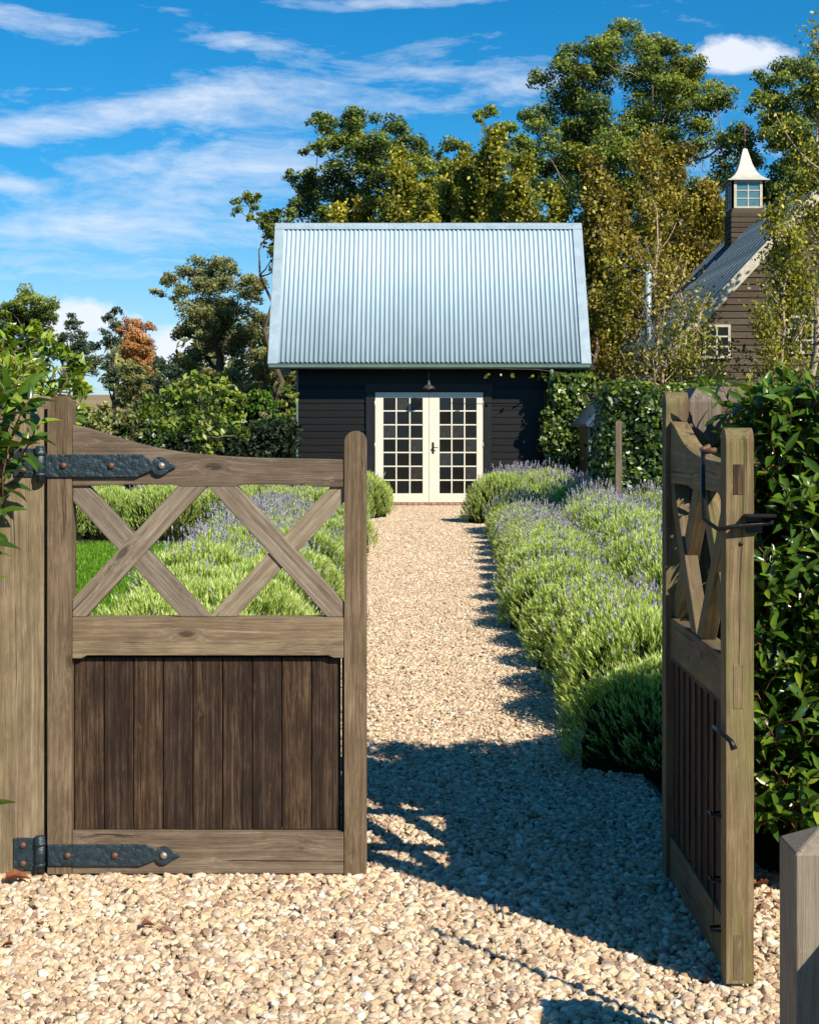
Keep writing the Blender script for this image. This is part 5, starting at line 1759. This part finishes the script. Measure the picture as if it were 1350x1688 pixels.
        o = link('window_frame', bm_mesh('window_frame', fr), cu, M['white_board']); place(o, 0, 0, 0)
        o = link('pane', box_mesh('pane', 0.6, 0.004, zt2 - zb - .1), cu, M['pale_glass']); place(o, 0, -0.40, (zb + zt2) / 2)
    # swept pyramid roof
    bm = bmesh.new()
    prof = [(0.54, 1.34), (0.54, 1.36), (0.45, 1.40), (0.33, 1.50), (0.235, 1.64), (0.165, 1.82), (0.11, 2.02), (0.065, 2.18), (0.055, 2.22), (0.0, 2.26)]
    rings = []
    for q, z in prof:
        if q == 0: rings.append([bm.verts.new((0, 0, z))] * 8); continue
        k = q
        rings.append([bm.verts.new((k * cx, k * cy, z)) for cx, cy in ((-1, -1), (0, -1), (1, -1), (1, 0), (1, 1), (0, 1), (-1, 1), (-1, 0))])
    for A, B_ in zip(rings[:-1], rings[1:]):
        for i in range(8):
            j = (i + 1) % 8
            if B_[i] is B_[j]: bm.faces.new((A[i], A[j], B_[i]))
            else: bm.faces.new((A[i], A[j], B_[j], B_[i]))
    bm.faces.new(rings[0][::-1])
    o = link('cupola_roof', bm_mesh('cupola_roof', bm), cu, M['lead'])
    link('finial', tubes('finial', [([(0, 0, 2.28), (0, 0, 2.95)], 0.014), ([(-0.13, 0, 2.62), (0.13, 0, 2.62)], 0.01), ([(0, 0, 2.42), (0, 0, 2.44), (0, 0, 2.5)], [0.03, 0.045, 0.02]),
                                    ([(-0.09, 0, 2.72), (0, 0, 2.80), (0.09, 0, 2.72)], 0.02)], M['rust'], 8), cu)


house()


# ------------------------------------------------------------------ shed, clipped hedges, shrubs in the middle ground
def shed():
    s = empty('small_shed', 'small shed with blue roof between the barn and the ivy hedge, walls black for deep shade', 'shed', (0, 0, 0))
    Y0 = 26.6
    box('wall', 3.06, 4.6, Y0 + 0.1, Y0 + 1.8, 0, 1.5, M['black_board'], s)  # black wall stands in for the deep shade under the roof
    box('post', 3.02, 3.06, Y0, Y0 + 0.04, 0, 1.52, M['gutter'], s, 0.004)
    bm = bmesh.new()
    y0, y1 = Y0 - 0.25, Y0 + 2.0
    pts = [(2.94, 1.55), (3.38, 2.06), (3.82, 1.55), (3.78, 1.50), (3.38, 1.98), (2.98, 1.50)]
    A = [bm.verts.new((x, y0, z)) for x, z in pts]; B_ = [bm.verts.new((x, y1, z)) for x, z in pts]
    bm.faces.new((A[0], A[1], A[4], A[5])); bm.faces.new((A[1], A[2], A[3], A[4]))
    bm.faces.new((B_[5], B_[4], B_[1], B_[0])); bm.faces.new((B_[4], B_[3], B_[2], B_[1]))
    for i in range(6):
        bm.faces.new((A[(i + 1) % 6], A[i], B_[i], B_[(i + 1) % 6]))
    bmesh.ops.recalc_face_normals(bm, faces=bm.faces[:])
    link('roof', bm_mesh('roof', bm), s, M['blue_roof'])
    bm = bmesh.new()
    A = [bm.verts.new((x, y0 + 0.02, z)) for x, z in ((3.0, 1.5), (3.38, 1.95), (3.76, 1.5))]; B_ = [bm.verts.new((v.co.x, y0 + 0.06, v.co.z)) for v in A]
    bm.faces.new(A); bm.faces.new(B_[::-1])
    for i in range(3): bm.faces.new((A[(i + 1) % 3], A[i], B_[i], B_[(i + 1) % 3]))
    bmesh.ops.recalc_face_normals(bm, faces=bm.faces[:])
    link('gable', bm_mesh('gable', bm), s, M['blue_roof'])


shed()
gp = post('timber_post', 'thin brown timber post in front of the ivy hedge', 2.47, 2.545, 18.9, 18.975, 1.575, 0.008, 0.01, M['post_wood'])


def surface_leaves(r, spec, leaf, n, jitter=0.05, nj=0.6):
    """leaves on the faces of a block; spec = (x0,x1,y0,y1,z0,z1)"""
    x0, x1, y0, y1, z0, z1 = spec
    a = np.array([(x1 - x0) * (z1 - z0), (y1 - y0) * (z1 - z0), (y1 - y0) * (z1 - z0), (x1 - x0) * (y1 - y0)])
    cnt = (a / a.sum() * n).astype(int)
    C, Nn = [], []
    rnd = lambda k: r.uniform(size=k)
    k = cnt[0]; C.append(np.stack([x0 + rnd(k) * (x1 - x0), np.full(k, y0), z0 + rnd(k) * (z1 - z0)], -1)); Nn.append(np.tile([0, -1.0, 0.3], (k, 1)))
    k = cnt[1]; C.append(np.stack([np.full(k, x0), y0 + rnd(k) * (y1 - y0), z0 + rnd(k) * (z1 - z0)], -1)); Nn.append(np.tile([-1.0, 0, 0.3], (k, 1)))
    k = cnt[2]; C.append(np.stack([np.full(k, x1), y0 + rnd(k) * (y1 - y0), z0 + rnd(k) * (z1 - z0)], -1)); Nn.append(np.tile([1.0, 0, 0.3], (k, 1)))
    k = cnt[3]; C.append(np.stack([x0 + rnd(k) * (x1 - x0), y0 + rnd(k) * (y1 - y0), np.full(k, z1)], -1)); Nn.append(np.tile([0, 0, 1.0], (k, 1)))
    C = np.concatenate(C); Nn = np.concatenate(Nn)
    n = len(C)
    C = C + Nn * (0.05 * np.sin(C[:, :1] * 6 + C[:, 2:] * 5) + 0.03 * np.sin(C[:, 1:2] * 9 + C[:, :1] * 13)) + r.normal(size=(n, 3)) * jitter
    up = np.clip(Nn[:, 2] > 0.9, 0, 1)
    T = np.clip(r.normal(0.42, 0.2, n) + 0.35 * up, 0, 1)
    Nn = unit(Nn + r.normal(size=(n, 3)) * nj)
    u, v = frame_from(Nn, r)
    L = leaf * r.uniform(0.6, 1.3, n)
    return rhombs(C, u, v, L, L * 0.6), T


def block_hedge(name, label, spec, mat, leaf, n, seed, jitter=0.05):
    r = np.random.default_rng(seed)
    e = empty(name, label, 'hedge', ((spec[0] + spec[1]) / 2, spec[2], 0))
    off = np.array([(spec[0] + spec[1]) / 2, spec[2], 0])
    (vs, f), T = surface_leaves(r, spec, leaf, n, jitter)
    link('foliage', np_mesh('foliage', vs - off, f, mat, T), e)
    c = lumpy_core('shade_core', spec[0] - off[0] + .05, spec[1] - off[0] - .05, 0.05, spec[3] - spec[2] - .05, -0.05, spec[5] - .04, M['core'], e, seed, 0.02)
    return e


block_hedge('ivy_hedge', 'clipped ivy hedge with small leaves left of the open gate top', (2.52, 6.2, 20.2, 21.2, 0.0, 1.98), M['ivy_leaf'], 0.075, 24000, 401, 0.05)
block_hedge('ivy_hedge', 'dark far hedge closing the gap behind the small shed', (3.3, 7.0, 28.0, 28.8, 0.0, 1.9), M['dark_leaf'], 0.09, 7000, 402, 0.05)
block_hedge('clipped_hedge', 'low clipped dark hedge behind the curved top rail of the closed gate', (-9.0, -3.7, 24.6, 25.6, 0.0, 1.60), M['ivy_leaf'], 0.085, 22000, 403, 0.04)
block_hedge('clipped_hedge', 'hedge left of the barn wall with leaves near black in place of shade', (-3.6, -1.9, 24.3, 25.5, 0.0, 1.50), M['dark_leaf'], 0.08, 11000, 404, 0.05)  # shade beside the barn is painted in as near black leaf colour


def leafy_shrub(name, label, cl, mat, leaf, dens, seed, base, bark='bark', group=None, r0=0.03, sub=10):
    r = np.random.default_rng(seed)
    cl = np.array(cl, float)
    b = np.array([base[0], base[1], 0.0])
    e = empty(name, label, 'shrub', tuple(b), group)
    (vs, f), T = clump_leaves(cl, r, leaf, 0.30, 0.85, sub, 0.2, 0.9)
    link('foliage', np_mesh('foliage', vs - b, f, mat, T), e)
    pts = [(p - b, q) for p, q in limb_paths((base[0], base[1], -0.1), cl, r, r0)]
    link('trunk', tubes('trunk', pts, M[bark], 5), e)
    return e


k = 23.0 / 2600
cl = [(*P(px, py, 23.0 + dd), q * k) for px, py, q, dd in ((330, 650, 36, 0), (290, 660, 34, .1), (370, 662, 32, 0), (255, 680, 26, .1), (310, 695, 40, -.1), (355, 700, 36, .0), (392, 690, 26, .1), (340, 735, 26, 0), (275, 705, 30, .2), (245, 665, 16, .1), (330, 625, 16, 0),
                                                         (395, 660, 18, 0), (365, 635, 16, 0), (300, 640, 18, 0), (400, 715, 12, -.1), (345, 755, 14, -.1))]
leafy_shrub('citrus_tree', 'light green small tree behind the curved rail of the closed gate', cl, M['citrus'], 0.095, 1500, 501, (-2.95, 23.0), sub=12)
cl = [(*P(px, py, 26.3), q * 26 / 2600) for px, py, q in ((430, 650, 16), (445, 670, 18), (420, 675, 14), (455, 690, 16), (435, 695, 16), (420, 700, 12))]
leafy_shrub('bright_shrub', 'bright feathery green shrub left of the barn corner', cl, M['fern'], 0.09, 900, 502, (-2.35, 26.3))
cl = [(*P(px, py, 27.5), q * 27 / 2600) for px, py, q in ((472, 640, 12), (480, 655, 12), (465, 665, 10), (478, 680, 10))]
leafy_shrub('bright_shrub', 'yellow green shrub tip touching the barn left corner', cl, M['citrus'], 0.08, 900, 503, (-2.3, 27.6))
cl = [(*P(px, py, 12.5 + (px % 5) * .1), q * 12.5 / 2600) for px, py, q in ((20, 575, 30), (60, 560, 28), (100, 590, 26), (10, 620, 36), (60, 615, 36), (110, 625, 26), (130, 600, 16), (-20, 580, 36), (40, 660, 36), (100, 665, 30), (135, 640, 18), (60, 540, 12), (20, 545, 14), (-30, 640, 40))]
leafy_shrub('laurel_shrub', 'yellow green bushy shrub at the left edge above the gate post', cl, M['glossy_lt'], 0.08, 1500, 504, (-3.0, 12.5))
# far olive bushes along the hedge
for k_, (px, py, q, d_, lab) in enumerate(((200, 690, 22, 24.5, 'olive bush beside the light green small tree, nearest the fence posts'), (160, 700, 20, 24.6, 'olive green low bush beside the gate stile top'), (235, 660, 18, 27.5, 'upright olive bush behind the light green small tree'))):
    c0 = P(px, py, d_)
    leafy_shrub('olive_bush', lab, [(c0[0] + dx, c0[1] + 0.3 * dx, c0[2] + dz, q * d_ / 2600) for dx, dz in ((0, 0), (.2, -.15), (-.2, -.2), (0.05, -.4))], M['euc_olive'], 0.08, 1100, 510 + k_, (c0[0], c0[1]))


# vine on the barn corner
def vine():
    r = np.random.default_rng(61)
    e = empty('climbing_vine', 'leafy green vine climbing the downpipe on the barn right corner', 'vine', (2.7, 29.9, 0))
    C, Nn, T = [], [], []
    prof = [(640, 912, 960), (610, 895, 962), (660, 905, 965), (690, 900, 962), (720, 893, 965), (750, 898, 970), (775, 905, 955), (795, 912, 950), (625, 930, 975)]
    for py, xa, xb in prof:
        for _ in range(24):
            px = r.uniform(xa, xb)
            c = np.array(P(px, py + r.normal() * 11, 29.78 + r.normal() * 0.12))
            q = r.uniform(0.07, 0.15)
            n = 42
            dd = unit(r.normal(size=(n, 3)) + [0.2, -0.3, 0.2])
            C.append(c + dd * q); Nn.append(unit(dd + np.array([0, -0.5, 0.3]) + r.normal(size=(n, 3)) * 0.5)); T.append(np.clip(r.normal(0.55, 0.25, n), 0, 1))
    # trails along the gutter
    for px in np.linspace(800, 905, 15):
        c = np.array(P(px, 611 + 5 * math.sin(px) + r.normal() * 3, 29.52))
        n = 4
        C.append(c + r.normal(size=(n, 3)) * 0.035); Nn.append(unit(r.normal(size=(n, 3)) + [0, -1, 0])); T.append(np.clip(r.normal(0.9, 0.1, n), 0, 1))
    C = np.concatenate(C); Nn = np.concatenate(Nn); T = np.concatenate(T)
    keep = C[:, 2] < 2.57 - 0.9 * np.clip(29.75 - C[:, 1], 0, 0.1)
    C, Nn, T = C[keep], Nn[keep], T[keep]
    u, v = frame_from(Nn, r)
    L = 0.085 * r.uniform(0.6, 1.4, len(C))
    vs, f = rhombs(C - np.array([2.7, 29.9, 0]), u, v, L, L * 0.75)
    link('foliage', np_mesh('foliage', vs, f, M['ivy_leaf'], T), e)
    st = []
    for k in range(7):
        x = r.uniform(-0.05, 0.35)
        zz = np.linspace(0, r.uniform(1.8, 2.6), 9)
        st.append((np.stack([x + np.cumsum(r.normal(size=9)) * 0.03, np.full(9, 0.12), zz], -1), np.linspace(0.02, 0.008, 9)))
    st.append((np.array([(0.2, -0.35, 2.5), (-0.3, -0.4, 2.57), (-0.9, -0.4, 2.58), (-1.4, -0.4, 2.6)]), np.full(4, 0.006)))
    link('stem', tubes('stem', st, M['bark'], 5), e)


vine()


# ------------------------------------------------------------------ far paddock fence
def far_fence():
    e = empty('paddock_fence', 'pale posts and rails of a far paddock fence below the trees on the left', 'fence', (0, 0, 0))
    d = 70.0
    for px in (60, 110, 178, 187, 235, 290, 345, 400):
        x = P(px, 0, d)[0]
        wd = 0.11 if px in (178, 187) else 0.06
        top = 1.9 if px in (178, 187) else 1.7
        box('post', x - wd, x + wd, d - 0.06, d + 0.06, 0, top, M['white_board'], e, 0.01)
    for z in (1.05, 1.5):
        box('rail', -20, -6.5, d - 0.10, d - 0.065, z, z + 0.09, M['grey_wood'], e, 0.005)


far_fence()


# ------------------------------------------------------------------ fallen leaves on the gravel
def fallen(label, px, py, size, rz, tilt=0.2, wid=0.6):
    d = CZ * 2600 / (py - 700)
    v, f = leaf_base(0.35, 0.5, wid)
    me = np_mesh('fallen_leaf', v * size, f, M['dead_leaf'], smooth=True)
    o = link('fallen_leaf', me)
    x, y_, z = P(px, py, d)
    o.location = (x, d, 0.024)
    o.rotation_euler = (tilt, 0.15, rz)
    tag(o, label, 'fallen leaf', 'fallen autumn leaves on the gravel')


fallen('large orange brown leaf lying against the foot of the left post', 6, 1466, 0.085, R(-75), 0.35)
fallen('small dark brown leaf on the gravel below the lower hinge', 70, 1540, 0.035, R(40))
fallen('orange brown leaf on the gravel in front of the closed gate', 232, 1541, 0.045, R(-60))
fallen('curled brown leaf near the left edge of the gravel', 22, 1572, 0.035, R(100))
fallen('little brown leaf close under the bottom rail of the closed gate', 212, 1480, 0.030, R(10))
fallen('red brown leaf on the gravel between the open gate and the hedge', 1265, 1472, 0.060, R(120), 0.5)
fallen('dark red leaf beside the bollard on sunlit gravel', 1268, 1492, 0.035, R(20), 0.4)
